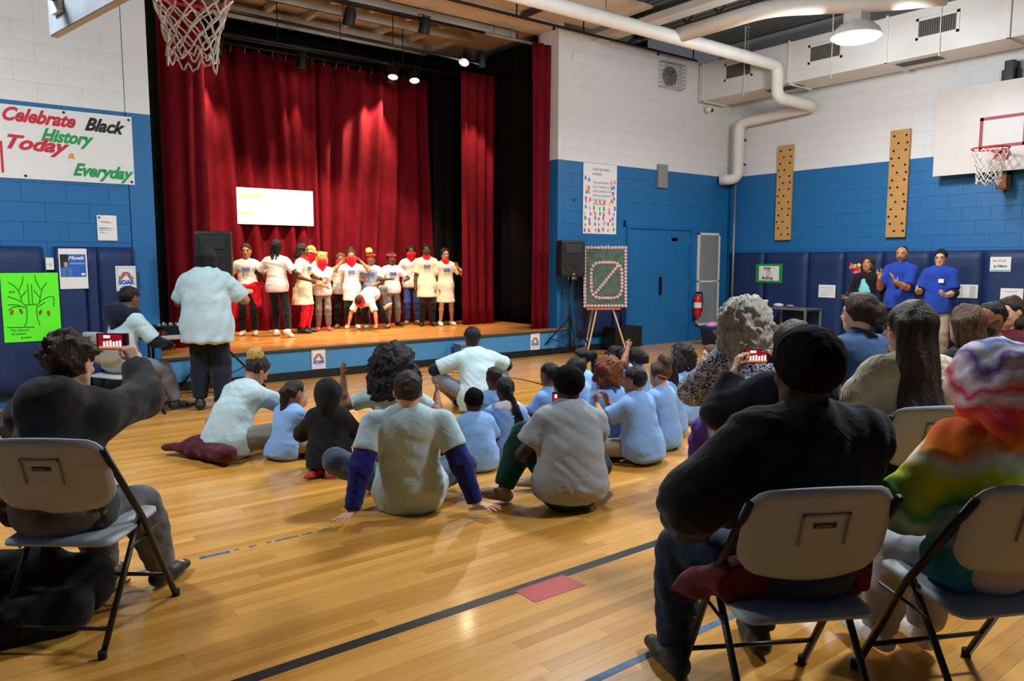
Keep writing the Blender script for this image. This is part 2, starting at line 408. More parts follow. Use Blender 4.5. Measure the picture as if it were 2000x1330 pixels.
# ---- padded wall mats, one object per pad
def pad(name, lo, hi, face, label, group):
    """a padded vinyl panel, puffy front"""
    lo = Vector(lo); hi = Vector(hi); n, m = 9, 13
    V = []; F = []
    W_ = (hi.x - lo.x) if face == 'y' else (hi.y - lo.y)
    for j in range(m):
        for i in range(n):
            u = i / (n - 1); v = j / (m - 1)
            e = min(u, 1 - u) * W_ / 0.05; f = min(v, 1 - v) * (hi.z - lo.z) / 0.05
            p = (1 - (1 - min(1, e)) ** 2) ** .5 * (1 - (1 - min(1, f)) ** 2) ** .5
            p = 0.62 + 0.38 * p + 0.05 * math.sin(7 * v * 3 + 2 * u) * p
            if face == 'y': V.append((lo.x + u * W_, hi.y - (hi.y - lo.y) * p, lo.z + v * (hi.z - lo.z)))
            else: V.append((hi.x - (hi.x - lo.x) * p, hi.y - u * W_, lo.z + v * (hi.z - lo.z)))
    for j in range(m - 1):
        for i in range(n - 1): F.append((j * n + i, j * n + i + 1, (j + 1) * n + i + 1, (j + 1) * n + i))
    k = len(V)
    ring = [i for i in range(n)] + [j * n + n - 1 for j in range(1, m)] + [(m - 1) * n + i for i in range(n - 2, -1, -1)] + [j * n for j in range(m - 2, 0, -1)]
    for r in ring:
        x, y, z = V[r]; V.append((x, hi.y, z) if face == 'y' else (hi.x, y, z))
    c = len(ring)
    for i in range(c): F.append((ring[i], k + i, k + (i + 1) % c, ring[(i + 1) % c]))
    F.append(tuple(k + i for i in range(c)))
    o = MB().add(V, F).build(name, M_MAT, smooth=True)
    return tag(o, label, 'wall mat', group)
g = 'navy wall mats'
for x0, x1, lb in ((0.30, 0.945, 'wide navy wall mat behind the bright green poster'), (1.05, 1.33, 'narrow navy wall mat carrying the blue portrait poster'), (1.335, 1.445, 'narrowest navy wall mat strip right of the portrait poster'), (1.45, 1.80, 'navy wall mat behind the seated boy with the rainbow flyer')):
    pad('wall_mat', (x0, SY - 0.07, 0.12), (x1, SY - 0.001, 1.65), 'y', lb, g)
pad('wall_mat', (0.95, SY - 0.055, 0.12), (1.047, SY - 0.001, 1.40), 'y', 'thin navy wall mat filler strip below the light switch', g)
pad('wall_mat', (8.42, SY - 0.07, 0.25), (DX0 - 0.08, SY - 0.001, 1.65), 'y', 'navy wall mat behind the easel beside the blue door', g)
ys = [9.12, 8.35, 7.46, 6.80, 6.14, 5.40, 4.64, 3.80, 3.0, 2.1]
for i in range(9):
    lb = ['navy mat nearest the far corner by the vertical conduit', 'navy mat behind the green-bordered flyer', 'navy mat left of the low blank paper', 'navy mat behind the colourful poster', 'navy mat behind the two men in blue polos', 'navy mat just right of the two men in blue polos', 'navy mat under the hoop carrying two flyers', 'navy mat at the right picture edge', 'navy mat past the right picture edge'][i]
    pad('wall_mat', (WX - 0.06, ys[i + 1] + 0.003, 0.12), (WX - 0.001, ys[i] - 0.003, 1.66), 'x', lb, g)
# ---- double door
d = thing('door_1', (0, 0, 0)); d['kind'] = 'structure'
mb = MB(); mb.box((DX0 - .06, SY - .02, 0), (DX0, SY + .03, DZ + .05), .004); mb.box((DX1, SY - .02, 0), (DX1 + .06, SY + .03, DZ + .05), .004); mb.box((DX0, SY - .02, DZ), (DX1, SY + .03, DZ + .05), .004)
mb.build('door_frame', M_DARKBLUE_PAINT, d)
MB().box((DX0, SY + .06, 0), (DX1, SY + .07, DZ)).build('door_recess', M_BLACK, d)
xm = 10.40
for x0, x1 in ((DX0 + .004, xm - .003), (xm + .003, DX1 - .004)):
    lf = MB().box((x0, SY + .012, .012), (x1, SY + .055, DZ - .004), .003).build('door_leaf', M_DARKBLUE_PAINT, d)
    if x0 > xm:
        MB().box((xm + .03, SY - .03, .90), (xm + .075, SY + .012, 1.22), .006).build('pull_plate', M_BLACKMETAL, lf)
        MB().lathe([(0.022, 0), (.022, .02), (.012, .022)], M=Matrix.Translation((xm + .05, SY + .012, 1.30)) @ Matrix.Rotation(PI / 2, 4, 'X')).build('lock_cylinder', M_STEEL, lf)
        MB().box((10.75, SY + .006, 1.86), (10.92, SY + .0125, 1.92)).build('door_sticker', mat('tan_sticker', rgb(170, 156, 110)), lf)
        for z in (.35, 1.05, 1.82): MB().box((DX1 - .03, SY + .002, z), (DX1 + .01, SY + .013, z + .11), .002).build('hinge', M_STEEL, lf)
# small fittings on the stage wall
tag(MB().box((9.50, SY - .03, 2.09), (9.53, SY - .001, 2.19), .004).build('wall_sensor', M_BLACK), 'small dark sensor above the corner of the blue door', 'sensor')
tag(MB().box((8.33, SY - .02, 2.47), (8.36, SY - .001, 2.49), .004).build('wall_hook', M_BLACK), 'tiny dark hook left of the handprint poster', 'hook')
# return-air grille
gr = thing('wall_grille', (0, 0, 0), 0, 'tall white slatted grille beside the blue double door', 'grille')
gx0, gx1, gz0, gz1 = 11.47, 12.12, 0.28, 2.03
mb = MB()
for lo, hi in (((gx0, gz0), (gx0 + .045, gz1)), ((gx1 - .045, gz0), (gx1, gz1)), ((gx0, gz0), (gx1, gz0 + .045)), ((gx0, gz1 - .045), (gx1, gz1)), ((gx0, 1.10), (gx1, 1.13))):
    mb.box((lo[0], SY - .035, lo[1]), (hi[0], SY - .002, hi[1]), .003)
mb.build('grille_frame', M_DUCT, gr)
MB().box((gx0 + .03, SY - .008, gz0 + .03), (gx1 - .03, SY - .003, gz1 - .03)).build('grille_back', mat('grille_dark', rgb(120, 122, 120)), gr)
sl = MB().box((gx0 + .045, -.012, 0), (gx1 - .045, .008, .004), M=Matrix.Rotation(.6, 4, 'X')).mesh('slat'); sl.materials.append(mat('grille_slat', rgb(176, 178, 176), rough=.45))
z = gz0 + .055
while z < gz1 - .05:
    link('slat', sl, None, gr, (0, SY - .022, z)); z += .021
# fire extinguisher
fe = thing('fire_extinguisher', (11.40, SY - .10, .45), 0, 'red fire extinguisher hanging between the door and the white grille', 'extinguisher')
MRED = mat('extinguisher_red', rgb(190, 22, 26), rough=.3, var=.05)
MB().lathe([(.03, 0), (.07, .01), (.075, .03), (.075, .34), (.055, .40), (.025, .43), (.025, .45)]).build('cylinder', MRED, fe, smooth=True)
MB().lathe([(.0765, .18), (.0765, .28)]).build('label_band', M_PAPER, fe)
MB().box((-.02, -.09, .45), (.02, .04, .48), .005).build('valve_handle', M_BLACK, fe)
MB().tube([(.0, -.02, .46), (.09, -.03, .44), (.10, -.03, .30), (.085, -.03, .10)], .012, 8).build('hose', M_RUBBER, fe, smooth=True)
# ---- duct along the right wall
du = thing('air_duct', (0, 0, 0), 0, 'long white rectangular air duct running below the ceiling along the wall', 'duct')
dx0, dx1, dz0, dz1 = 11.38, 12.05, 4.40, 5.05
for y0, y1 in ((9.18, 7.35), (7.35, 5.75), (5.75, 4.15), (4.15, 2.4), (2.4, 0.2)):
    MB().box((dx0, y1 + .004, dz0), (dx1, y0 - .004, dz1), .006).build('duct_section', M_DUCT, du)
for y in (9.08, 7.35, 5.75, 4.15, 2.4):
    mb = MB(); mb.box((dx0 - .022, y - .02, dz0 - .022), (dx0, y + .02, dz1 + .02), .003); mb.box((dx0 - .022, y - .02, dz0 - .024), (dx1, y + .02, dz0), .003)
    mb.build('seam_flange', M_DUCT, du)
MG = mat('vent_dark', rgb(58, 56, 50), rough=.6); MGS = mat('vent_slat', rgb(120, 116, 104), rough=.5)
for yc, zc in ((8.33, 4.80), (6.72, 4.77), (5.05, 4.77), (3.3, 4.77)):
    v = MB()
    for a, b in (((yc - .29, zc - .15), (yc + .29, zc - .11)), ((yc - .29, zc + .11), (yc + .29, zc + .15)), ((yc - .29, zc - .15), (yc - .25, zc + .15)), ((yc + .25, zc - .15), (yc + .29, zc + .15))):
        v.box((dx0 - .012, a[0], a[1]), (dx0 - .001, b[0], b[1]), .002)
    vo = v.build('vent', M_DUCT, du)
    MB().box((dx0 - .004, yc - .25, zc - .11), (dx0 - .001, yc + .25, zc + .11)).build('vent_back', MG, vo)
    for i in range(16): MB().box((dx0 - .012, yc - .24 + i * .031, zc - .11), (dx0 - .004, yc - .236 + i * .031 + .004, zc + .11)).build('slat', MGS, vo)
for yc in (7.6, 5.4): MB().box((11.55, yc - .3, dz0 - .006), (11.80, yc + .3, dz0 - .001), .001).build('bottom_vent', MG, du)
for y in (8.2, 6.6, 5.0): MB().tube([(dx0 + .1, y, 5.5), (dx0 - .015, y, 5.5), (dx0 - .015, y, dz0 - .06)], .009, 6).build('hanger_rod', M_DUCT, du)
# ---- insulated pipe run
def bendpath(pts, r=0.16, n=5):
    out = [Vector(pts[0])]
    for i in range(1, len(pts) - 1):
        p = Vector(pts[i]); a = (Vector(pts[i - 1]) - p); b = (Vector(pts[i + 1]) - p); rr = min(r, a.length * .45, b.length * .45)
        a = p + a.normalized() * rr; b = p + b.normalized() * rr
        for k in range(n + 1):
            t = k / n; out.append((1 - t) ** 2 * a + 2 * t * (1 - t) * p + t * t * b)
    out.append(Vector(pts[-1])); return out
pp = thing('insulated_pipe', (0, 0, 0), 0, 'thick white insulated pipe crossing overhead and dropping into the far corner', 'pipe')
MB().tube(bendpath([(0.5, 7.45, 4.68), (11.22, 7.45, 4.68), (11.22, 7.45, 4.17), (12.18, 7.35, 4.13), (12.18, 8.86, 4.06), (12.18, 8.86, 3.03), (12.02, 9.15, 3.03)]), 0.095, 20).build('pipe_run', M_PIPE, pp, smooth=True)
MB().tube(bendpath([(8.75, 7.45, 4.72), (8.75, 5.95, 4.72), (9.5, 4.9, 4.66), (9.9, 4.3, 4.66)], .3), 0.105, 20).build('branch_pipe', M_PIPE, pp, smooth=True)
for x in (5.6, 7.3, 10.4): MB().tube([(x, 7.45, 4.77), (x, 7.45, 5.5)], .008, 6).build('hanger_rod', M_STEEL, pp)
for z in (3.3, 3.75): MB().box((12.26, 8.84, z), (12.39, 8.88, z + .03)).build('wall_bracket', M_BLACKMETAL, pp)
tag(MB().tube([(12.20, 8.92, 2.93), (12.20, 8.92, 0.0)], .022, 10).build('conduit', M_STEEL, smooth=True), 'thin grey metal conduit dropping from the pipe to the floor in the corner', 'conduit')
sp = thing('sprinkler_pipe', (0, 0, 0), 0, 'thin black sprinkler pipe running along the top of the stage wall', 'pipe')
MB().tube([(4.5, 8.85, 4.98), (10.9, 8.85, 4.98)], .022, 8).build('pipe_run', M_BLACKMETAL, sp, smooth=True)
for x in (5.6, 6.9, 8.2, 9.5, 10.8): MB().tube([(x, 8.85, 4.98), (x, 8.85, 5.5)], .012, 6).build('hanger', M_BLACKMETAL, sp)
for x in (7.6, 9.9): MB().lathe([(.02, -.05), (.03, -.05), (.012, -.02), (.012, 0)], (x, 8.85, 4.97), 10).build('sprinkler_head', M_BLACKMETAL, sp)
# ---- flush vent panel, caged clock, camera, plate on the back right wall
tag(MB().box((8.29, SY - .012, 4.63), (9.40, SY - .001, 4.81), .006).build('wall_panel', M_WHITE), 'long flush white panel high on the wall right of the stage', 'panel')
ck = thing('caged_clock', (10.57, SY, 4.73), 0, 'wall clock inside a wire guard cage high on the wall', 'clock')
MB().lathe([(.16, 0), (.16, .06), (.14, .065), (.0, .066)], M=Matrix.Rotation(PI / 2, 4, 'X')).build('clock_body', M_STEEL, ck)
mb = MB(); mb.tube([(0, -.07, 0), (.02, -.07, .09)], .006, 5); mb.tube([(0, -.07, 0), (-.07, -.07, .05)], .006, 5); mb.build('clock_hands', M_BLACK, ck)
mb = MB()
for i in range(9):
    t = -.27 + i * .0675
    mb.tube([(t, -.01, -.22), (t, -.16, -.20), (t, -.16, .20), (t, -.01, .22)], .004, 5); 
for i in range(7):
    t = -.2 + i * .0667
    mb.tube([(-.27, -.01, t), (-.27, -.16, t), (.27, -.16, t), (.27, -.01, t)], .004, 5)
mb.build('wire_guard', M_STEEL, ck)
cm = thing('security_camera', (11.55, SY - .12, 4.27), 0, 'small white dome camera under the end of the air duct', 'camera')
MB().ball((0, 0, 0), .062).build('housing', M_DUCT, cm, smooth=True); MB().ball((.03, -.045, -.02), .034).build('lens', M_BLACK, cm, smooth=True)
MB().box((-.03, -.02, .04), (.03, .12, .075), .005).build('mount', M_DUCT, cm)
tag(MB().box((10.31, SY - .05, 2.79), (10.55, SY - .001, 3.2), .008).build('wall_unit', mat('tan_grey_box', rgb(140, 136, 128))), 'grey beige box mounted above the blue double door', 'wall unit')
# ---- climbing hold boards on the right wall
for yc, lb in ((7.985, 'plywood climbing board with peg holes nearer the corner'), (5.95, 'plywood climbing board with peg holes nearer the hoop')):
    cb = thing('peg_board', (WX - .012, yc, 0), 0, lb, 'peg board', 'plywood peg boards on the wall')
    MB().box((-.045, -.155, 1.88), (0, .155, 3.57), .004).build('board', M_PLY, cb)
    hm = MB().lathe([(.0, .0), (.019, .0)], n=10, M=Matrix.Translation((-.0455, 0, 0)) @ Matrix.Rotation(-PI / 2, 4, 'Y')).mesh('peg_hole'); hm.materials.append(M_BLACK)
    for i in range(14):
        z = 1.98 + i * .115
        for yy in ((-.10, .09) if i % 2 else (-.0, .12) if i % 4 else (0.02, -.12)): link('peg_hole', hm, None, cb, (0, yy, z))
# ---- high-bay lamps
MLENS = mat('lamp_lens', (1, 1, 1), rough=.4, var=0.0, emit=(1.0, 0.97, 0.92), estr=9.0)
def lamp(x, y, label):
    t = thing('high_bay_lamp', (x, y, LAMP_Z), 0, label, 'lamp', 'high bay gym lamps')
    MB().lathe([(.300, .02), (.305, .035), (.27, .10), (.20, .17), (.13, .205), (.125, .21), (.12, .20), (.195, .165), (.262, .10), (.295, .035)], n=32).build('shade', mat('lamp_shade_acrylic', rgb(228, 226, 218), rough=.3), t, smooth=True)
    MB().lathe([(0.0, -.05), (.15, -.042), (.25, -.015), (.298, .022), (.0, .03)], n=32).build('lens', MLENS, t, smooth=True)
    mb = MB(); mb.box((-.115, -.115, .20), (.115, .115, .36), .01); mb.box((-.05, -.05, .36), (.05, .05, .42), .006); mb.build('ballast', M_DUCT, t)
    MB().tube([(0, 0, .42), (0, 0, CEIL - LAMP_Z - .05)], .012, 8).build('stem', M_BLACKMETAL, t)
    ld = bpy.data.lights.new('lamp_light', 'AREA'); ld.shape = 'DISK'; ld.size = .56; ld.energy = GYM_WATTS * .75; ld.color = (.92, .98, 1.05); ld.spread = math.radians(168)
    lo = bpy.data.objects.new('lamp_light', ld); COL.objects.link(lo); lo.parent = t; lo.location = (0, 0, -.06)
    lu = bpy.data.lights.new('lamp_side_glow', 'POINT'); lu.energy = GYM_WATTS * 1.0; lu.shadow_soft_size = .22; lu.color = (.92, .98, 1.05)
    lo = bpy.data.objects.new('lamp_side_glow', lu); COL.objects.link(lo); lo.parent = t; lo.location = (0, 0, -.30)
    return t
for i, (x, y) in enumerate(LAMP_SPOTS):
    lamp(x, y, 'lit white high bay lamp hanging in front of the air duct' if i == 0 else 'lit white high bay lamp hanging above the ' + ('', 'middle of the seated pupils', 'wall beside the banner', 'rows of folding chairs')[i])
# ---- basketball hoops
def net_mesh(c, r0, r1, h, strands=12, rows=6, th=.0055, seed=1):
    rn = random.Random(seed); mb = MB()
    def R_(t): return r0 + (r1 - r0) * min(1, t * 1.25) ** .8
    for s in range(strands):
        for sg in (1, -1):
            pts = []
            for i in range(rows * 3 + 1):
                t = i / (rows * 3); a = 2 * PI * s / strands + sg * PI * rows / strands * t
                r = R_(t) * (1 + .03 * math.sin(9 * a + s)); pts.append((c[0] + r * math.cos(a) + rn.uniform(-.004, .004), c[1] + r * math.sin(a) + rn.uniform(-.004, .004), c[2] - h * t * (1 - .06 * math.sin(5 * a))))
            mb.tube(pts, th, 6)
    for s in range(strands):   # bottom loops
        a0 = 2 * PI * (s + rows / 2 * 1) / strands; pts = []
        for i in range(7):
            a = a0 + 2 * PI / strands * (i / 6 - .5) * 1.0; dz = -.05 * math.sin(PI * i / 6) * rn.uniform(.7, 1.4)
            pts.append((c[0] + r1 * math.cos(a), c[1] + r1 * math.sin(a), c[2] - h * (1 - .06 * math.sin(5 * a)) + dz))
        mb.tube(pts, th, 6)
    return mb
def hoop(loc, rz, label, bw, bh, z_bottom, redsquare=True, nh=.40, nr=.15):
    """local: board in xz plane at y=0 facing -y; rim centre at y=-.38"""
    t = thing('basketball_hoop', loc, rz, label, 'basketball hoop')
    MBD = mat('backboard_white', rgb(206, 200, 192), rough=.4, var=.03)
    MB().box((-bw / 2, 0, z_bottom), (bw / 2, .045, z_bottom + bh), .004).build('backboard', [MBD], t)
    MRIM = mat('rim_red', rgb(196, 40, 34), rough=.4); MSQ = mat('target_red', rgb(150, 34, 42), rough=.5)
    if redsquare:
        mb = MB()
        for lo, hi in (((-.30, 0), (.30, .045)), ((-.30, .40), (.30, .445)), ((-.30, 0), (-.255, .445)), ((.255, 0), (.30, .445))): mb.box((lo[0], -.002, 3.10 + lo[1]), (hi[0], -.0002, 3.10 + hi[1]))
        mb.build('target_square', MSQ, t)
    rim = MB().tube([(.229 * math.cos(2 * PI * i / 36), -.38 + .229 * math.sin(2 * PI * i / 36), 3.05) for i in range(36)], .010, 8, closed=True)
    for i in range(12):
        a = 2 * PI * i / 12; rim.tube([(.229 * math.cos(a), -.38 + .229 * math.sin(a), 3.05), (.215 * math.cos(a), -.38 + .215 * math.sin(a), 3.025)], .005, 5)
    rim.tube([(-.09, 0, 3.05), (-.07, -.17, 3.05)], .012, 6); rim.tube([(.09, 0, 3.05), (.07, -.17, 3.05)], .012, 6)
    rim.box((-.09, -.03, 2.93), (.09, -.001, 3.07), .005); rim.box((-.08, -.16, 3.03), (.08, -.02, 3.045), .003)
    rim.build('rim', MRIM, t, smooth=False)
    net_mesh((0, -.38, 3.03), .222, nr, nh, seed=int(loc[0] * 10)).build('net', mat('net_cord', rgb(222, 216, 204), rough=.9), t, smooth=True)
    return t
h1 = hoop((WX - .26, 4.42, 0), -PI / 2, 'white backboard with red rim and loose net on the right wall', 1.83, 1.25, 2.77)
mb = MB()
mb.box((-.05, .045, 2.55), (.07, .26, 4.3), .01); mb.box((-.45, .05, 2.80), (.45, .12, 2.90), .006); mb.build('wall_mount', M_BLACKMETAL, h1)
MB().box((-.06, .02, 2.52), (.08, .2, 2.72), .02).build('mount_pad', mat('tan_vinyl', rgb(150, 96, 48)), h1)
MB().box((-.12, .15, 4.02), (.10, .25, 4.20), .01).build('top_box', M_BLACKMETAL, h1)
ang = math.radians(11.4)   # near hoop: the board's plane runs away from the camera, its face to the right
hx, hy = 0.943, 4.702
h2 = hoop((hx, hy, 0), PI / 2 + ang, 'close basketball hoop with white net hanging at the top left', 1.99, 1.07, 2.90, True, .325, .138)
mb = MB()
for sx in (-.6, .80):
    mb.tube([(sx, .05, 3.10), (sx, 1.9, 3.13)], .035, 12); 
mb.tube([(-.75, .9, 3.30), (.8, .95, 3.32)], .025, 10); mb.tube([(.80, .35, 3.16), (.80, 1.9, 3.42)], .02, 8); mb.tube([(-.6, .35, 3.16), (-.6, 1.9, 3.42)], .02, 8)
mb.build('support_arms', M_BLACKMETAL, h2, smooth=True)
for sx in (-.6, .80): MB().box((sx - .07, .045, 3.0), (sx + .07, .075, 3.2), .004).build('mount_plate', M_DUCT, h2)
MB().box((-.985, .0455, 2.905), (.985, .049, 3.965)).build('rear_panel', mat('grey_backing', rgb(128, 138, 146), rough=.5), h2)
# ================================================================== STAGE DRESSING
def curtain(name, x0, x1, y, z0, z1, m, label, pitch=.16, amp=.06, seed=0, cat='curtain', axis='x', slant=0.0, group='stage curtains'):
    rn = random.Random(seed); W_ = abs(x1 - x0)
    n = max(12, int(W_ / .018)); nz = 14; ph = []; u = 0; a = 0
    cuts = [0.0]
    while cuts[-1] < W_ + .6: cuts.append(cuts[-1] + pitch * rn.uniform(.6, 1.5))
    amps = [amp * rn.uniform(.45, 1.3) for _ in cuts]
    def off(u):
        u = max(0.0, u + .3)
        for i in range(len(cuts) - 1):
            if u < cuts[i + 1]: break
        t = (u - cuts[i]) / (cuts[i + 1] - cuts[i])
        return amps[i] * math.sin(PI * t) * (1 if i % 2 else -1)
    V = []; F = []
    for j in range(nz + 1):
        zt = j / nz; z = z0 + (z1 - z0) * zt
        for i in range(n + 1):
            u = W_ * i / n; s = slant * math.sin(u * 1.7 + 1) * (1 - zt)
            d = off(u + s + .02 * math.sin(3 * zt + u * 2)) * (0.65 + .35 * (1 - zt))
            V.append((min(x0, x1) + u, y + d, z) if axis == 'x' else (y + d, min(x0, x1) + u, z))
    for j in range(nz):
        for i in range(n): F.append((j * (n + 1) + i, j * (n + 1) + i + 1, (j + 1) * (n + 1) + i + 1, (j + 1) * (n + 1) + i))
    o = MB().add(V, F).build(name, m, smooth=True)
    md = o.modifiers.new('thickness', 'SOLIDIFY'); md.thickness = .006; md.offset = 1
    return tag(o, label, cat, group)
curtain('stage_curtain', 2.0, 7.25, 11.80, .42, 4.66, M_CURTAIN, 'wide deep red backdrop curtain behind the performers', .13, .095, 3, slant=.25)
curtain('stage_curtain', 2.28, 2.86, 10.0, .42, 5.2, M_CURTAIN, 'dark red side curtain at the left edge of the stage', .085, .04, 5)
curtain('stage_curtain', 2.06, 2.30, 9.82, .42, 5.25, M_BLACKCURTAIN, 'narrow black curtain against the left stage jamb', .085, .03, 6)
curtain('stage_curtain', 7.19, 7.86, 10.7, .42, 4.62, M_CURTAIN, 'narrow red side curtain lit by a spotlight at stage right', .085, .04, 8)
curtain('stage_curtain', 7.60, 7.98, 9.36, .42, 4.86, M_CURTAIN, 'dark red curtain gathered against the right stage jamb', .075, .04, 9)
curtain('stage_curtain', 7.15, 9.4, 11.55, .42, 4.9, M_BLACKCURTAIN, 'black curtain behind the right end of the performers', .14, .05, 11)
curtain('stage_curtain', 9.55, 12.0, 8.3, .42, 5.2, M_BLACKCURTAIN, 'black side curtain at the far right of the stage', .14, .05, 12, axis='y')
# battens
bt = thing('light_batten', (0, 0, 0), 0, 'long dark pipe carrying the front stage lights', 'batten', 'stage battens')
MB().tube([(2.1, 10.12, 4.68), (8.3, 10.12, 4.60)], .024, 10).build('pipe_run', M_BLACKMETAL, bt, smooth=True)
for x in (3.0, 5.6, 7.9): MB().tube([(x, 10.12, 4.65), (x, 10.12, 5.3)], .008, 6).build('drop_rod', M_BLACKMETAL, bt)
bt = thing('light_batten', (0, 0, 0), 0, 'dark curtain rail above the red backdrop', 'batten', 'stage battens')
MB().tube([(2.1, 11.72, 4.70), (7.35, 11.72, 4.70)], .02, 10).build('pipe_run', M_BLACKMETAL, bt, smooth=True)
for i in range(24): MB().tube([(2.3 + i * .21, 11.72, 4.68), (2.3 + i * .21, 11.76, 4.60)], .005, 5).build('curtain_hook', M_STEEL, bt)
bt = thing('light_batten', (0, 0, 0), 0, 'dark pipe carrying the pair of lamps near the backdrop', 'batten', 'stage battens')
MB().tube([(2.1, 10.98, 4.62), (7.3, 10.98, 4.62)], .02, 10).build('pipe_run', M_BLACKMETAL, bt, smooth=True)
for x in (4.2, 6.25): MB().tube([(x, 10.98, 4.62), (x, 10.98, 5.3)], .008, 6).build('drop_rod', M_BLACKMETAL, bt)
bt = thing('light_batten', (0, 0, 0), 0, 'grey rail above the right side curtain', 'batten', 'stage battens')
MB().tube([(6.9, 9.62, 4.92), (8.3, 9.62, 4.92)], .025, 10).build('pipe_run', M_STEEL, bt, smooth=True)
for x in (7.4, 7.95): MB().tube([(x, 9.62, 4.92), (x, 9.62, 5.3)], .012, 6).build('drop_rod', M_STEEL, bt)
bt = thing('light_batten', (0, 0, 0), 0, 'dark pipe high at the front of the stage', 'batten', 'stage battens')
MB().tube([(2.1, 9.75, 4.97), (7.3, 9.75, 4.97)], .022, 10).build('pipe_run', M_BLACKMETAL, bt, smooth=True)
bt = thing('light_batten', (0, 0, 0), 0, 'dark pipe added just in front of the red backdrop to hold the added lamps', 'batten', 'stage battens')  # added pipe, there only to carry the added backdrop lamps
MB().tube([(2.1, 11.46, 4.715), (7.1, 11.46, 4.715)], .018, 10).build('pipe_run', M_BLACKMETAL, bt, smooth=True)
for x in (3.0, 5.4): MB().tube([(x, 11.46, 4.71), (x, 11.46, 5.3)], .008, 6).build('drop_rod', M_BLACKMETAL, bt)
# ducts and pipes under the stage ceiling
for y, z, r, x0, x1, lb in ((10.0, 5.12, .10, 3.2, 7.7, 'tan insulated pipe under the stage ceiling nearest the opening'), (10.75, 5.18, .075, 2.2, 7.4, 'slim tan pipe under the stage ceiling further back'), (11.68, 5.15, .10, 2.2, 7.0, 'tan insulated pipe under the stage ceiling near the backdrop')):
    tag(MB().tube([(x0, y, z), (x0 + (x1 - x0) * .55, y, z), (x0 + (x1 - x0) * .55, y, z), (x1, y, z)], r, 16).build('ceiling_pipe', M_SOFFIT, smooth=True), lb, 'pipe', 'pipes above the stage')
for i in range(9):
    tag(MB().box((2.4 + i * .62, 9.75, 5.22), (2.48 + i * .62, 12.3, 5.318)).build('ceiling_joist', M_SOFFIT), ('first', 'second', 'third', 'fourth', 'fifth', 'sixth', 'seventh', 'eighth', 'ninth')[i] + ' tan joist from the left across the stage ceiling', 'joist', 'joists above the stage')
# stage lamps
def spotlamp(pos, aim, watts, cone, col, label):
    t = thing('stage_lamp', pos, 0, label, 'stage lamp', 'stage lamps')
    dv = (Vector(aim) - Vector(pos)).normalized(); q = dv.to_track_quat('-Z', 'Y'); Mx = q.to_matrix().to_4x4()
    MB().lathe([(.05, .20), (.075, .17), (.08, .02), (.088, -.02), (.088, -.035), (.08, -.035), (.075, .0), (.02, .05)], n=20, M=Mx).build('lamp_can', M_BLACKMETAL, t, smooth=True)
    MB().lathe([(0, -.012), (.05, -.016), (.076, -.008), (.0, -.004)], n=20, M=Mx).build('lamp_lens', mat('stage_lens', (1, 1, 1), var=0, emit=(1.0, .86, .62), estr=30), t, smooth=True)
    mb = MB(); a = Mx @ Vector((.095, 0, .08)); b = Mx @ Vector((-.095, 0, .08))
    mb.tube([a, a + Vector((0, 0, .14)), b + Vector((0, 0, .14)), b], .008, 6); mb.tube([(0, 0, .16), (0, 0, .24)], .012, 6); mb.build('yoke', M_BLACKMETAL, t)
    ld = bpy.data.lights.new('spot_light', 'SPOT'); ld.energy = watts; ld.spot_size = math.radians(cone); ld.spot_blend = .45; ld.shadow_soft_size = .05; ld.color = col
    lo = bpy.data.objects.new('spot_light', ld); COL.objects.link(lo); lo.parent = t; lo.location = dv * .05; lo.rotation_mode = 'QUATERNION'; lo.rotation_quaternion = q
for (p, a, w, c, cl_), lb in zip(STAGE_SPOTS, ('left lamp of the glowing pair before the backdrop', 'right lamp of the glowing pair before the backdrop', 'round glowing lamp above the red side curtain', 'rightmost stage lamp, half turned away', 'black lamp hung over the middle of the stage', 'black lamp hung over the left of the stage', 'black lamp hung over the right middle of the stage', 'added dark lamp grazing the right half of the backdrop', 'added dark lamp grazing the left end of the backdrop', 'added dark lamp grazing the backdrop above the cheque')):
    spotlamp(p, a, w, c, cl_, lb)
# giant cheque on the backdrop
ck = thing('presentation_cheque', (3.76, 11.685, 2.06), 0, 'oversized white presentation cheque hung on the red backdrop', 'cheque')
MB().box((0, 0, 0), (1.21, .008, .55)).build('card', mat('cheque_white', rgb(240, 238, 226), rough=.6, var=.03), ck)
MYEL = mat('cheque_yellow', rgb(226, 220, 150), rough=.7); MGREY = mat('cheque_grey', rgb(206, 206, 196), rough=.7)
MB().box((.05, -.0015, .40), (.38, -.0002, .46)).build('printed_band', MYEL, ck); MB().box((.05, -.0015, .16), (.22, -.0002, .19)).build('printed_band', MYEL, ck)
for x0, x1, z in ((.1, .2, .425), (.3, .55, .33), (.45, .7, .27), (.3, .42, .17), (.75, 1.1, .12)): MB().box((x0, -.0025, z), (x1, -.0016, z + .012)).build('printed_line', MGREY, ck)
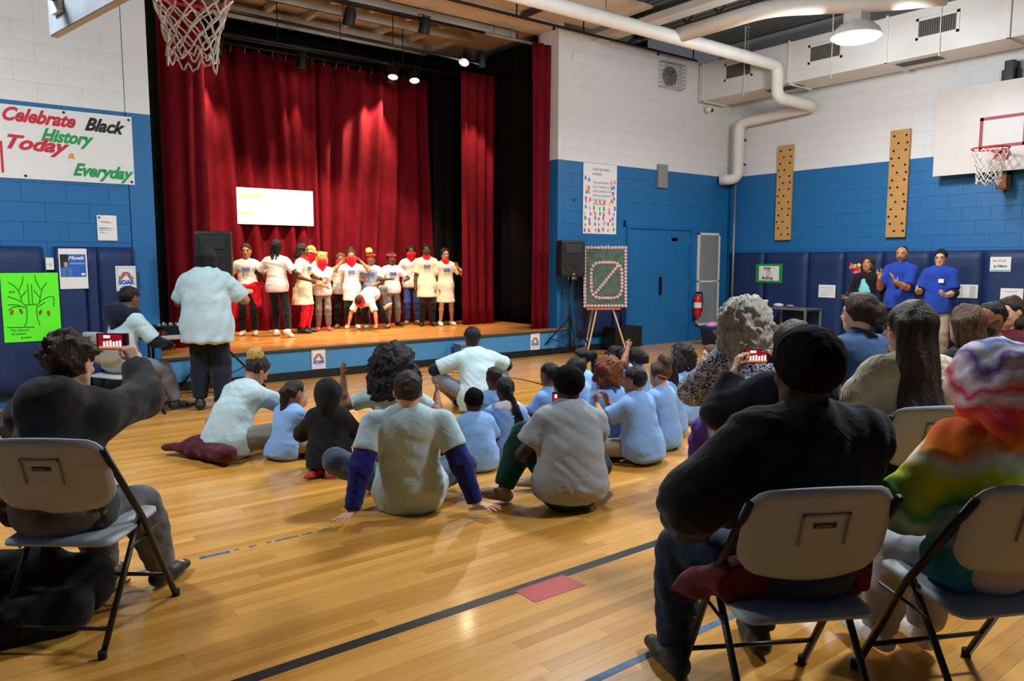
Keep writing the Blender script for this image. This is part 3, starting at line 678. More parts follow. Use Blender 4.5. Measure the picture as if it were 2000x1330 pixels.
# ================================================================== WALL SHEETS
def sheet(name, loc, w, h, m, label, cat, rz=0.0, group=None, curl=.0):
    """thin paper with a slight bow; local x right, z up, -y towards the room"""
    t = thing(name, loc, rz, label, cat, group)
    n = 10; V = []; F = []
    for j in range(2):
        for i in range(n + 1):
            for z in (0, h): V.append((w * i / n, (.0 if j else -.0016) - curl * math.sin(PI * i / n), z))
    k = 2 * (n + 1)
    for i in range(n):
        a = 2 * i; F.append((a, a + 2, a + 3, a + 1)); F.append((k + a, k + a + 1, k + a + 3, k + a + 2)); F.append((a, k + a, k + a + 2, a + 2)); F.append((a + 1, a + 3, k + a + 3, k + a + 1))
    F.append((0, 1, k + 1, k)); F.append((2 * n, k + 2 * n, k + 2 * n + 1, 2 * n + 1))
    MB().add(V, F).build('sheet', m, t)
    return t
def strip(parent, x0, z0, x1, z1, m, y=-.004, name='print'):
    return MB().box((x0, y, z0), (x1, y + .0012, z1)).build(name, m, parent)
def stroke(parent, pts, w, m, y=-.0045, name='drawn_line'):
    return MB().tube([(p[0], y, p[1]) for p in pts], w, 5).build(name, m, parent)
# banner
MBAN = mat('banner_vinyl', rgb(226, 226, 222), rough=.32, var=.02, bump=.35, bscale=4)
bn = sheet('banner', (.50, SY - .006, 2.33), 1.36, .725, MBAN, 'white vinyl banner celebrating Black history on the blue wall', 'banner')
MR = mat('print_red', rgb(196, 30, 48), rough=.5); MK = mat('print_black', rgb(18, 18, 20), rough=.5); MGN = mat('print_green', rgb(26, 150, 72), rough=.5); MOR = mat('print_orange', rgb(228, 158, 48), rough=.5)
def script(txt, size, m, x, z, w, rot=-.03):
    o = wall_text(txt, size, m, bn, x, z, -.0035, .42, .007, rot); xs = [v.co.x for v in o.data.vertices]; o.scale = (w / (max(xs) - min(xs)), 1, 1)
script('Celebrate', .185, MR, .165, .575, .64); script('Black', .185, MK, .90, .545, .39); script('History', .175, MGN, .50, .40, .48)
script('Today', .19, MR, .165, .30, .55); script('&', .13, MOR, .71, .20, .09); script('Everyday', .175, MGN, .77, .07, .58)
MGROM = mat('grommet', rgb(60, 60, 58), metal=.6, rough=.4)
for x, z in ((1.33, .69), (1.33, .03), (.35, .03), (.72, .7)): MB().lathe([(.006, 0), (.014, 0), (.014, .002), (.006, .002)], n=12, M=Matrix.Translation((x, -.003, z)) @ Matrix.Rotation(PI / 2, 4, 'X')).build('grommet', MGROM, bn)
strip(bn, .148, .05, .17, .36, MR)
# notice on the blue wall
nt_ = sheet('notice', (1.47, SY - .006, 1.72), .19, .27, M_PAPER, 'white typed notice taped to the blue wall above the mats', 'notice', curl=.004)
MGR = mat('print_grey', rgb(130, 132, 136)); 
strip(nt_, .015, .235, .03, .255, MK, -.008)
for z, a, b in ((.20, .03, .12), (.19, .05, .14), (.135, .02, .10), (.128, .02, .15), (.11, .02, .12), (.085, .02, .08)): strip(nt_, a, z, b, z + .004, MGR, -.008)
# green poster
MGRN = mat('neon_green_card', rgb(96, 252, 36), rough=.7, var=.02)
gp = sheet('poster', (.57, SY - .075, .68), .50, .70, MGRN, 'bright green poster with a marker drawing of trees and eyes', 'poster')
MDG = mat('marker_green', rgb(18, 96, 24), rough=.7); MBR = mat('marker_brown', rgb(140, 82, 20), rough=.7)
def gl(*p): stroke(gp, [(x * .5 / 720, .70 - y * .70 / 840) for x, y in p], .0032, MDG)
gl((280, 40), (265, 120), (215, 210), (190, 190)); gl((95, 110), (170, 160), (215, 225), (235, 300), (240, 340)); gl((310, 215), (240, 290)); gl((330, 130), (330, 390)); gl((375, 140), (375, 390))
gl((425, 30), (440, 110), (490, 210)); gl((570, 120), (510, 190), (480, 290), (460, 360)); gl((400, 210), (470, 300)); gl((75, 280), (160, 310), (240, 350), (290, 400), (300, 470), (285, 600), (255, 650))
gl((70, 380), (180, 385), (280, 420)); gl((70, 450), (130, 410), (230, 400)); gl((420, 400), (500, 330), (600, 290), (650, 300), (640, 420)); gl((430, 420), (540, 360)); gl((420, 410), (425, 560), (450, 650)); gl((290, 390), (415, 385)); gl((40, 655), (380, 665))
for cx_, cz_, a in ((112, 475, .3), (225, 465, -.3), (465, 485, .35), (570, 500, -.1)):
    MB().ball((0, 0, 0), .019, 10, sc=(.75, .12, 1.6), M=Matrix.Translation((cx_ * .5 / 720, -.003, .70 - cz_ * .7 / 840)) @ Matrix.Rotation(a, 4, 'Y')).build('drawn_eye', MBR, gp)
for t_, x, z in (('The Nature', .05, .11), ('of Justice', .06, .075), ('Justice', .14, .035), ('A/A', .06, .50)): wall_text(t_, .034, MDG, gp, x, z, -.004, .2)
# portrait poster: plain generic portrait
pp_ = sheet('poster', (1.085, SY - .075, 1.21), .26, .42, M_PAPER, 'white-bordered poster with a blue portrait panel on the narrow mat', 'poster')
MPB = mat('poster_blue', rgb(38, 96, 186)); MPL = mat('poster_light_blue', rgb(120, 160, 216)); MPD = mat('poster_dark', rgb(24, 28, 36)); MSK = mat('poster_skin', rgb(190, 150, 126)); MSH = mat('poster_shirt', rgb(66, 120, 178))
strip(pp_, .012, .125, .245, .36, MPB); strip(pp_, .012, .23, .085, .36, MPD, -.005); strip(pp_, .10, .255, .235, .275, MPL, -.006)
MB().box((.02, -.0062, .126), (.12, -.005, .215)).build('print', MSH, pp_); MB().ball((.062, -.005, .255), .026, 12, sc=(.75, .08, 1.25)).build('print', MSK, pp_); MB().ball((.062, -.0045, .283), .022, 12, sc=(.85, .08, .5)).build('print', MPD, pp_)
MB().box((.066, -.0075, .126), (.072, -.0062, .20)).build('print', MPD, pp_)
wall_text('Month', .052, M_PAPER, pp_, .085, .305, -.0065, .4, .002); strip(pp_, .20, .14, .235, .165, M_PAPER, -.006)
# rainbow flyers: arch of handprint dots over a blue word
def flyer(loc, w, label, rz=0.0):
    t = sheet('flyer', loc, w, w * 1.36, M_PAPER, label, 'flyer', rz, 'rainbow flyers')
    s = w / .2
    MP = mat('flyer_pink', rgb(226, 186, 170))
    for x0, z0, x1, z1 in ((.014, .016, .018, .256), (.182, .016, .186, .256), (.014, .016, .186, .020), (.014, .252, .186, .256)): strip(t, x0 * s, z0 * s, x1 * s, z1 * s, MP)
    cols = [rgb(222, 40, 40), rgb(240, 130, 30), rgb(240, 200, 40), rgb(60, 170, 70), rgb(40, 90, 200), rgb(120, 60, 170)]
    for i in range(11):
        a = PI * i / 10; c = i % 6
        for r in (.062, .042): MB().ball((s * (.1 + r * math.cos(a)), -.003, s * (.135 + r * math.sin(a))), s * .012, 8, sc=(1, .15, 1.1)).build('print', mat('dot%d' % c if r > .05 else 'dot%d' % ((c + 3) % 6), cols[c if r > .05 else (c + 3) % 6]), t)
    MBL = mat('print_blue', rgb(28, 92, 190))
    wall_text('SOAR', .062 * s, MBL, t, .1 * s, .075 * s, -.004, 0, .0035 * s, align='CENTER', sx=.95)
    strip(t, .05 * s, .05 * s, .15 * s, .056 * s, MBL)
    return t
flyer((1.61, SY - .076, 1.175), .2, 'rainbow flyer pinned on the mat above the seated boy')
flyer((3.83, SY - .012, .115), .19, 'rainbow flyer taped to the middle of the stage front')
flyer((7.44, SY - .012, .105), .19, 'rainbow flyer taped to the right end of the stage front')
flyer((8.22, SY - .012, 1.20), .2, 'rainbow flyer half hidden beside the right loudspeaker')
# light switch
sw = thing('light_switch', (.972, SY - .062, 1.41), 0, 'white light switch plate between two navy mats', 'switch')
MB().box((0, 0, 0), (.07, .06, .125), .003).build('plate', M_PAPER, sw); MB().box((.03, -.012, .05), (.042, .002, .075), .002).build('toggle', M_DUCT, sw)
# handprint poster
hp = sheet('poster', (8.54, SY - .008, 1.95), .77, 1.145, M_PAPER, 'tall white poster covered in colourful painted handprints', 'poster')
hc = [rgb(232, 70, 160), rgb(60, 120, 200), rgb(235, 215, 80), rgb(40, 150, 80), rgb(230, 80, 70), rgb(240, 130, 60), rgb(120, 90, 190), rgb(240, 120, 190)]
rn = random.Random(4)
def handprint(x, z, c, s=.028):
    mb = MB(); mb.ball((x, -.003, z), s, 8, sc=(.8, .06, .9))
    for i, a in enumerate((-.55, -.2, .12, .45)): mb.tube([(x + s * .3 * math.sin(a), -.003, z + s * .5), (x + s * 1.5 * math.sin(a), -.003, z + s * (1.9 - .5 * abs(a)))], s * .17, 5)
    mb.tube([(x, -.003, z), (x + s * 1.25, -.003, z + s * .5)], s * .18, 5)
    mb.build('handprint', mat('handprint%d' % c, hc[c], rough=.8), hp)
for j in range(6):
    for i in range(7): handprint(.055 + i * .108 + rn.uniform(-.03, .03), .06 + j * .088 + rn.uniform(-.02, .02), rn.randrange(8), rn.uniform(.02, .028))
for z in (.56, .66, .76, .86):
    for x in (.06, .14, .66, .72): handprint(x + rn.uniform(-.02, .02), z + rn.uniform(-.03, .03), rn.randrange(8), .025)
MT = mat('print_pencil', rgb(96, 96, 104))
for i, t_ in enumerate(('OUR HELPING', 'HANDS')): wall_text(t_, .062, MT, hp, .20, 1.03 - i * .075, -.003, 0)
for i, t_ in enumerate(('YOU ARE NEVER', 'TOO YOUNG TO', 'HELP CHANGE THE', 'WORLD AROUND', 'YOU AND ALL', 'OF US CAN')): wall_text(t_, .05, MT, hp, .21, .82 - i * .07, -.003, 0)
# sheets on the right wall mats (local x runs towards -Y)
def rsheet(y, z, w, h, label, m=M_PAPER, cat='sign'): return sheet('sign', (WX - .068, y, z), w, h, m, label, cat, -PI / 2, 'signs on the navy mats')
MGB = mat('green_card', rgb(22, 140, 58)); s_ = rsheet(8.50, 1.10, .56, .35, 'green-bordered sign on the mat near the corner', MGB)
strip(s_, .07, .04, .49, .31, M_PAPER); wall_text('STEP', .07, MK, s_, .17, .235, -.006, .0, .002); wall_text('S', .07, MR, s_, .26, .15, -.006); MB().tube([(.28 + .05 * math.cos(i * .5), -.006, .17 + .05 * math.sin(i * .5)) for i in range(13)], .004, 5).build('drawn_ring', MR, s_); wall_text('Bullying', .075, MK, s_, .13, .065, -.006, .2, .002)
s_ = rsheet(7.22, .87, .31, .22, 'plain white sheet low on the mat left of the three standing adults')
for z in (.05, .09, .13, .17): strip(s_, .03, z, .27, z + .004, MGR)
s_ = rsheet(6.70, 1.20, .26, .32, 'colourful poster behind the woman in the black cardigan', mat('poster_navy', rgb(30, 40, 90)))
for i in range(14):
    MB().ball((rn.uniform(.04, .22), -.004, rn.uniform(.04, .28)), rn.uniform(.02, .04), 8, sc=(1, .08, .8)).build('print', mat('handprint%d' % rn.randrange(8), hc[rn.randrange(8)]), s_)
strip(s_, .05, .15, .2, .19, MR, -.008)
s_ = rsheet(4.54, 1.35, .27, .21, 'white drawing high on the mat under the hoop'); wall_text('be kind', .06, MGR, s_, .03, .14, -.004); wall_text('a Hero', .06, MK, s_, .05, .06, -.004, .2, .001); strip(s_, .01, .01, .26, .025, mat('teal_ink', rgb(90, 190, 190)))
s_ = rsheet(4.98, .95, .30, .20, 'white list of names beside the man with the chest badge')
for i in range(8): strip(s_, .02, .02 + i * .021, .10, .026 + i * .021, MGR); strip(s_, .19, .02 + i * .021, .27, .026 + i * .021, MGR)
s_ = rsheet(4.38, .91, .29, .20, 'white drawing with red marks low at the right edge')
for x in (.09, .13): strip(s_, x, .03, x + .012, .07, MR)
strip(s_, .05, .15, .22, .155, MGR)
# ================================================================== EQUIPMENT
def loudspeaker(loc, rz, stand_h, label, slabel):
    s = thing('loudspeaker', (loc[0], loc[1], stand_h), rz, label, 'loudspeaker', 'loudspeakers')
    MB().box((-.19, -.17, 0), (.19, .17, .56), .03).build('cabinet', M_BLACK, s, smooth=False)
    MB().box((-.165, -.178, .03), (.165, -.165, .53), .006).build('grille', mat('speaker_grille', rgb(26, 26, 27), rough=.75, bump=.4, bscale=200), s)
    MB().lathe([(.0, .03), (.11, .0), (.14, .012), (.15, .0)], n=24, M=Matrix.Translation((0, -.172, .19)) @ Matrix.Rotation(PI / 2, 4, 'X')).build('woofer', M_RUBBER, s, smooth=True)
    MB().box((-.13, -.19, .36), (.13, -.172, .50), .008).build('horn', mat('horn_grey', rgb(44, 44, 46), rough=.4), s)
    MB().box((-.02, -.184, .025), (.02, -.176, .055)).build('badge', M_STEEL, s)
    t = thing('speaker_stand', (loc[0], loc[1], 0), rz, slabel, 'speaker stand', 'speaker stands')
    MB().tube([(0, 0, .06), (0, 0, stand_h)], .018, 10).build('pole', M_BLACKMETAL, t, smooth=True)
    MB().lathe([(.03, .56), (.03, .64)]).build('collar', M_BLACKMETAL, t)
    for i in range(3):
        a = 2 * PI * i / 3 + .5; MB().tube([(.02 * math.cos(a), .02 * math.sin(a), .60), (.55 * math.cos(a), .55 * math.sin(a), .015)], .013, 8).build('leg', M_BLACKMETAL, t, smooth=True)
        MB().tube([(.0, .0, .16), (.30 * math.cos(a), .30 * math.sin(a), .27)], .007, 6).build('brace', M_BLACKMETAL, t, smooth=True)
        MB().ball((.55 * math.cos(a), .55 * math.sin(a), .018), .018, 8).build('foot', M_RUBBER, t)
loudspeaker((2.56, 8.80, 0), -.35, 1.27, 'black loudspeaker on a tripod behind the standing woman', 'black tripod stand at the left end of the stage')
loudspeaker((7.98, 8.86, 0), -.45, 1.26, 'black loudspeaker on a tripod beside the easel', 'black tripod stand at the right end of the stage')
# DJ table with mixer
tb = thing('folding_table', (2.12, 8.46, 0), -.12, 'white folding table with audio gear beside the seated boy', 'table')
MB().box((-.38, -.27, .70), (.38, .27, .74), .012).build('tabletop', M_DUCT, tb)
for sx in (-.33, .33):
    for sy in (-.22, .22): MB().tube([(sx, sy, .70), (sx, sy, 0)], .014, 8).build('leg', M_BLACKMETAL, tb)
mx = thing('audio_mixer', (2.05, 8.46, .741), -.12, 'black audio mixer on the white folding table', 'mixer')
MB().box((-.22, -.18, 0), (.22, .18, .09), .012).build('mixer_case', M_BLACK, mx)
for i in range(7):
    for j in range(3): MB().lathe([(.013, 0), (.011, .025), (0, .026)], (-.18 + i * .06, -.1 + j * .09, .088), 8).build('knob', M_STEEL if (i + j) % 3 else M_PAPER, mx)
tag(MB().tube(bendpath([(2.55, 8.75, .012), (2.4, 8.95, .012), (2.0, 8.98, .012), (1.7, 8.9, .012)], .15), .006, 6).build('audio_cable', M_RUBBER, smooth=True), 'thin black cable lying on the floor below the audio table', 'cable')
# easel and garland painting
CW = math.radians(37.6)
ea = thing('easel', (8.49, 8.61, 0), -.62, 'light wooden tripod easel holding the garland painting', 'easel')
MWD = wood('easel_wood', rgb(196, 160, 110), rgb(226, 194, 144), rough=.5, coat=0, along='y')
for nm, a, b in (('leg', (-.13, -.02, .74), (-.30, -.13, 0)), ('leg', (.13, -.02, .74), (.36, -.13, 0)), ('leg', (-.10, .03, 1.2), (-.28, .30, 0))): MB().tube([a, b], .014, 8).build(nm, MWD, ea)
for sx in (-.13, .13): MB().tube([(sx, -.02, .74), (sx * .4, .06, 1.75)], .012, 8).build('upright', MWD, ea)
MB().box((-.30, -.075, .735), (.24, -.0, .76), .004).build('tray', mat('orange_wood', rgb(206, 120, 58), rough=.5), ea)
pt = thing('garland_painting', (8.49, 8.61, .765), -.62, 'dark green painted board with pink garland no-entry symbol on the easel', 'painting')
MCH = mat('mottled_green_board', rgb(74, 92, 78), rough=.85, var=.35, scale=9)
Rt = Matrix.Rotation(-.09, 4, 'X')
bo = MB().box((-.345, -.055, 0), (.345, -.035, .97), .003, M=Rt).build('board', MCH, pt)
MPK = mat('pink_petal', rgb(232, 196, 192), rough=.8, var=.12, scale=40); MPK2 = mat('rose_centre', rgb(196, 96, 100), rough=.8)
fl = MB()
for i in range(6):
    a = 2 * PI * i / 6; fl.ball((.014 * math.cos(a), -.004, .014 * math.sin(a)), .0125, 6, sc=(1, .55, 1), mi=0)
fl.ball((0, -.010, 0), .009, 6, mi=1); flm = fl.mesh('garland_flower'); flm.materials.append(MPK); flm.materials.append(MPK2)
def flower(x, z): 
    link('garland_flower', flm, None, pt, Rt @ Vector((x, -.06, z)), (-.09, random.random() * 6, 0))
pts = []
for i in range(13):
    t_ = -.325 + i * .0542; pts += [(t_, .025), (t_, .945)]
for i in range(1, 17):
    t_ = .025 + i * .0541; pts += [(-.325, t_), (.325, t_)]
for i in range(34):   # rounded square ring
    a = 2 * PI * i / 34; c, s2 = math.cos(a), math.sin(a); r = .245 / (abs(c) ** 4 + abs(s2) ** 4) ** .25
    pts.append((.02 + r * c, .43 + r * 1.15 * s2))
for i in range(11): pts.append((-.15 + i * .034, .235 + i * .041))
for p in pts: flower(*p)
# black case by the door, with pull handle
bx_ = thing('equipment_case', (9.30, 8.99, 0), 0, 'black wheeled equipment case standing beside the blue door', 'case')
MB().box((-.32, -.15, .05), (.32, .15, .40), .015).build('case_body', M_BLACK, bx_)
mb = MB(); mb.tube(bendpath([(-.12, .12, .40), (-.12, .12, .66), (.08, .12, .66), (.08, .12, .40)], .03), .01, 8); mb.build('pull_handle', M_BLACKMETAL, bx_, smooth=True)
for sx in (-.26, .26):
    for sy in (-.1, .1): MB().lathe([(.025, -.012), (.025, .012)], n=12, M=Matrix.Translation((sx, sy, .026)) @ Matrix.Rotation(PI / 2, 4, 'Y')).build('wheel', M_RUBBER, bx_)
# metal cart by the right wall
ct = thing('utility_cart', (12.02, 7.50, 0), 0, 'grey metal cart standing against the navy mats', 'cart')
for sx in (-.24, .24):
    for sy in (-.38, .38): MB().box((sx - .018, sy - .018, .06), (sx + .018, sy + .018, .68), .003).build('post', M_STEEL, ct); MB().ball((sx, sy, .03), .03, 8).build('caster', M_RUBBER, ct)
for z in (.18, .66): MB().box((-.26, -.40, z), (.26, .40, z + .025), .004).build('shelf', M_STEEL, ct)
MWR = mat('white_cloth', rgb(214, 212, 206)); 
tag(MB().ball((11.95, 7.75, .72), .10, 10, sc=(.8, 1.0, .38)).build('folded_cloth', MWR, smooth=True), 'crumpled white cloth on top of the metal cart', 'cloth')
tag(MB().ball((11.95, 7.52, .715), .06, 10, sc=(.8, 1.3, .5)).build('folded_cloth', MGR, smooth=True), 'small grey bundle on top of the metal cart', 'cloth')
# bags by the grille
MPKB = mat('pink_bag', rgb(206, 26, 92), rough=.6)
bg = thing('backpack', (11.55, 8.60, 0), .3, 'bright pink backpack leaning below the white grille', 'backpack')
MB().ball((0, 0, .27), .2, 14, sc=(.85, .6, 1.3), M=Matrix.Identity(4)).build('bag_body', MPKB, bg, smooth=True); MB().ball((0, -.1, .18), .13, 12, sc=(.9, .5, .8)).build('pocket', MPKB, bg, smooth=True); MB().tube([(-.04, 0, .52), (0, 0, .57), (.04, 0, .52)], .01, 6).build('grab_loop', M_BLACK, bg)
tb_ = thing('storage_bin', (11.1, 8.55, 0), .2, 'dark blue bin with pink cloth on top by the wall', 'bin')
MB().lathe([(.14, 0), (.19, .3), (.2, .31), (.2, .33), (.17, .33), (.12, .02)], n=20).build('bin_body', M_MAT, tb_, smooth=True)
tag(MB().ball((11.1, 8.53, .36), .12, 10, sc=(1.3, .9, .45)).build('folded_cloth', mat('pale_pink_cloth', rgb(226, 150, 190)), smooth=True), 'pale pink cloth heaped on the dark blue bin', 'cloth')
bn2 = thing('storage_bin', (6.10, 9.0, 0), -.1, 'small blue-grey plastic bin standing against the stage front', 'bin')
MB().box((-.15, -.11, .0), (.15, .11, .30), .02).build('bin_body', mat('blue_grey_plastic', rgb(86, 116, 146), rough=.5), bn2)
MB().box((-.165, -.125, .29), (.165, .125, .325), .012).build('bin_rim', mat('blue_grey_plastic', rgb(86, 116, 146)), bn2)
# ================================================================== FOLDING CHAIRS
def panel_mesh(w, h, t, bow, rnd=.065, arch=.03, n=16, m=10):
    """curved rounded panel in local x (width) z (height); bulges to -y; closed solid"""
    V = []; F = []
    def outline(u, v):   # u,v in -1..1 -> rounded rectangle
        x = u * w / 2; z = v * h / 2; cx_ = w / 2 - rnd; cz_ = h / 2 - rnd
        if abs(x) > cx_ and abs(z) > cz_:
            dx = abs(x) - cx_; dz = abs(z) - cz_; L = max(dx, dz); d = math.hypot(dx, dz)
            if d > 1e-6: x = math.copysign(cx_ + dx * L / d, x); z = math.copysign(cz_ + dz * L / d, z)
        return x, z
    for side in (0, 1):
        for j in range(m + 1):
            for i in range(n + 1):
                u = -1 + 2 * i / n; v = -1 + 2 * j / m; x, z = outline(u, v)
                e = min(1, (1 - max(abs(u), abs(v))) / .12); th = t * (.35 + .65 * math.sqrt(max(0, 1 - (1 - e) ** 2)))
                yb = -bow * (1 - (x / (w / 2)) ** 2); zz = z + (arch * (1 - u * u) * (1 if v > 0 else -1) * abs(v))
                V.append((x, yb + (-th if side == 0 else th) * .5, zz))
    N_ = (n + 1) * (m + 1)
    for j in range(m):
        for i in range(n):
            a = j * (n + 1) + i; F.append((a, a + 1, a + n + 2, a + n + 1)); F.append((N_ + a, N_ + a + n + 1, N_ + a + n + 2, N_ + a + 1))
    ring = [i for i in range(n + 1)] + [j * (n + 1) + n for j in range(1, m + 1)] + [m * (n + 1) + i for i in range(n - 1, -1, -1)] + [j * (n + 1) for j in range(m - 1, 0, -1)]
    for i in range(len(ring)):
        a, b = ring[i], ring[(i + 1) % len(ring)]; F.append((b, a, N_ + a, N_ + b))
    return MB().add(V, F)
def frame_tube(mb, pts, r=.0125):
    return mb.tube(pts, r, 10)
def make_chair():
    t = thing('folding_chair', (0, 0, 0), 0)
    tilt = math.atan2(.22, .80)
    Mt = Matrix.Translation((0, -.192, .700)) @ Matrix.Rotation(tilt * 1.0, 4, 'X')
    bp = panel_mesh(.475, .265, .022, .035); me = bp.mesh('backrest'); me.transform(Mt); b = link('backrest', me, M_CHAIR, t, smooth=True)
    mb = MB()
    for lo, hi in (((-.075, .072), (.075, .080)), ((-.075, -.03), (-.070, .080)), ((.070, -.03), (.075, .080))): mb.box((lo[0], -.051, lo[1]), (hi[0], -.0445, hi[1]), M=Mt)
    mb.build('moulded_recess', mat('chair_recess', rgb(138, 136, 130), rough=.6), b)
    MB().box((-.036, -.0495, .030), (.036, -.0455, .047), .002, M=Mt).build('brand_label', M_BLACK, b)
    tm = text_mesh('LIFETIME', .0135, 0, .0002); o = link('lettering', tm, M_STEEL, b); o.matrix_local = Mt @ Matrix.Translation((-.031, -.0502, .034)) @ Matrix.Rotation(PI / 2, 4, 'X'); o.scale = (.92, 1, 1)
    sm = panel_mesh(.44, .40, .032, .0, .05, .0); me = sm.mesh('seat'); me.transform(Matrix.Translation((0, .0, .422)) @ Matrix.Rotation(.06, 4, 'X') @ Matrix.Rotation(PI / 2, 4, 'X')); link('seat', me, M_CHAIR, t, smooth=True)
    for sx in (-1, 1):
        x = sx * .236
        mb = MB(); mb.tube([(x, -.245, .80), (x, .02, .44), (x, .262, .005)], .0135, 10, flat=1.0); mb.build('front_leg', M_FRAME, t, smooth=True)
        x = sx * .212
        mb = MB(); mb.tube([(x, .03, .455), (x, -.285, .005)], .012, 10); mb.build('rear_leg', M_FRAME, t, smooth=True)
        MB().tube([(sx * .224, .17, .37), (sx * .224, -.08, .355)], .006, 6).build('side_brace', M_FRAME, t)
        MB().lathe([(.017, 0), (.017, .03)], (sx * .236, .262, 0), 10).build('foot_cap', M_RUBBER, t); MB().lathe([(.016, 0), (.016, .03)], (sx * .212, -.283, 0), 10).build('foot_cap', M_RUBBER, t)
    MB().tube([(-.236, .19, .13), (.236, .19, .13)], .009, 8).build('front_stretcher', M_FRAME, t, smooth=True)
    MB().tube([(-.212, -.225, .09), (.212, -.225, .09)], .009, 8).build('rear_stretcher', M_FRAME, t, smooth=True)
    MB().tube([(-.236, -.15, .675), (-.236, -.15, .675)], .001, 4)
    return t
def copy_tree(o, parent=None):
    c = o.copy(); COL.objects.link(c); c.parent = parent
    for ch in o.children: copy_tree(ch, c)
    return c
CHAIRS = [  # x, y, heading, label
    (.446, 3.46, 39, 'grey folding chair of the hooded woman filming at the left'),
    (-.16, 3.93, 39, 'grey folding chair cut off by the left edge of the picture'),
    (2.17, 1.36, 30, 'grey folding chair under the dark-jacketed spectator in front'),
    (2.72, .99, 27, 'grey folding chair of the child in the tie-dye hoodie'),
    (3.22, 2.02, 32, 'grey folding chair mostly hidden behind the dark-jacketed spectator'),
    (3.76, 1.70, 33, 'grey folding chair of the long-haired woman in the cream sweater'),
    (3.93, 2.70, 34, 'grey folding chair behind the curly grey-haired woman'),
    (4.58, 2.34, 34, 'grey folding chair of the person in the denim shirt'),
    (1.42, 7.99, 64, 'grey folding chair of the boy beside the audio table'),
    (4.96, 1.90, 34, 'grey folding chair of the brown-haired woman behind the tie-dye hood'),
    (5.58, 2.02, 295, 'grey folding chair of the bearded man with glasses'),
    (6.36, 2.18, 290, 'grey folding chair of the smiling woman at the far right'),
]
proto = make_chair()
for i, (x, y, hd, lb) in enumerate(CHAIRS):
    c = proto if i == 0 else copy_tree(proto)
    c.location = (x, y, 0); c.rotation_euler = (0, 0, -math.radians(hd)); tag(c, lb, 'chair', 'grey folding chairs')
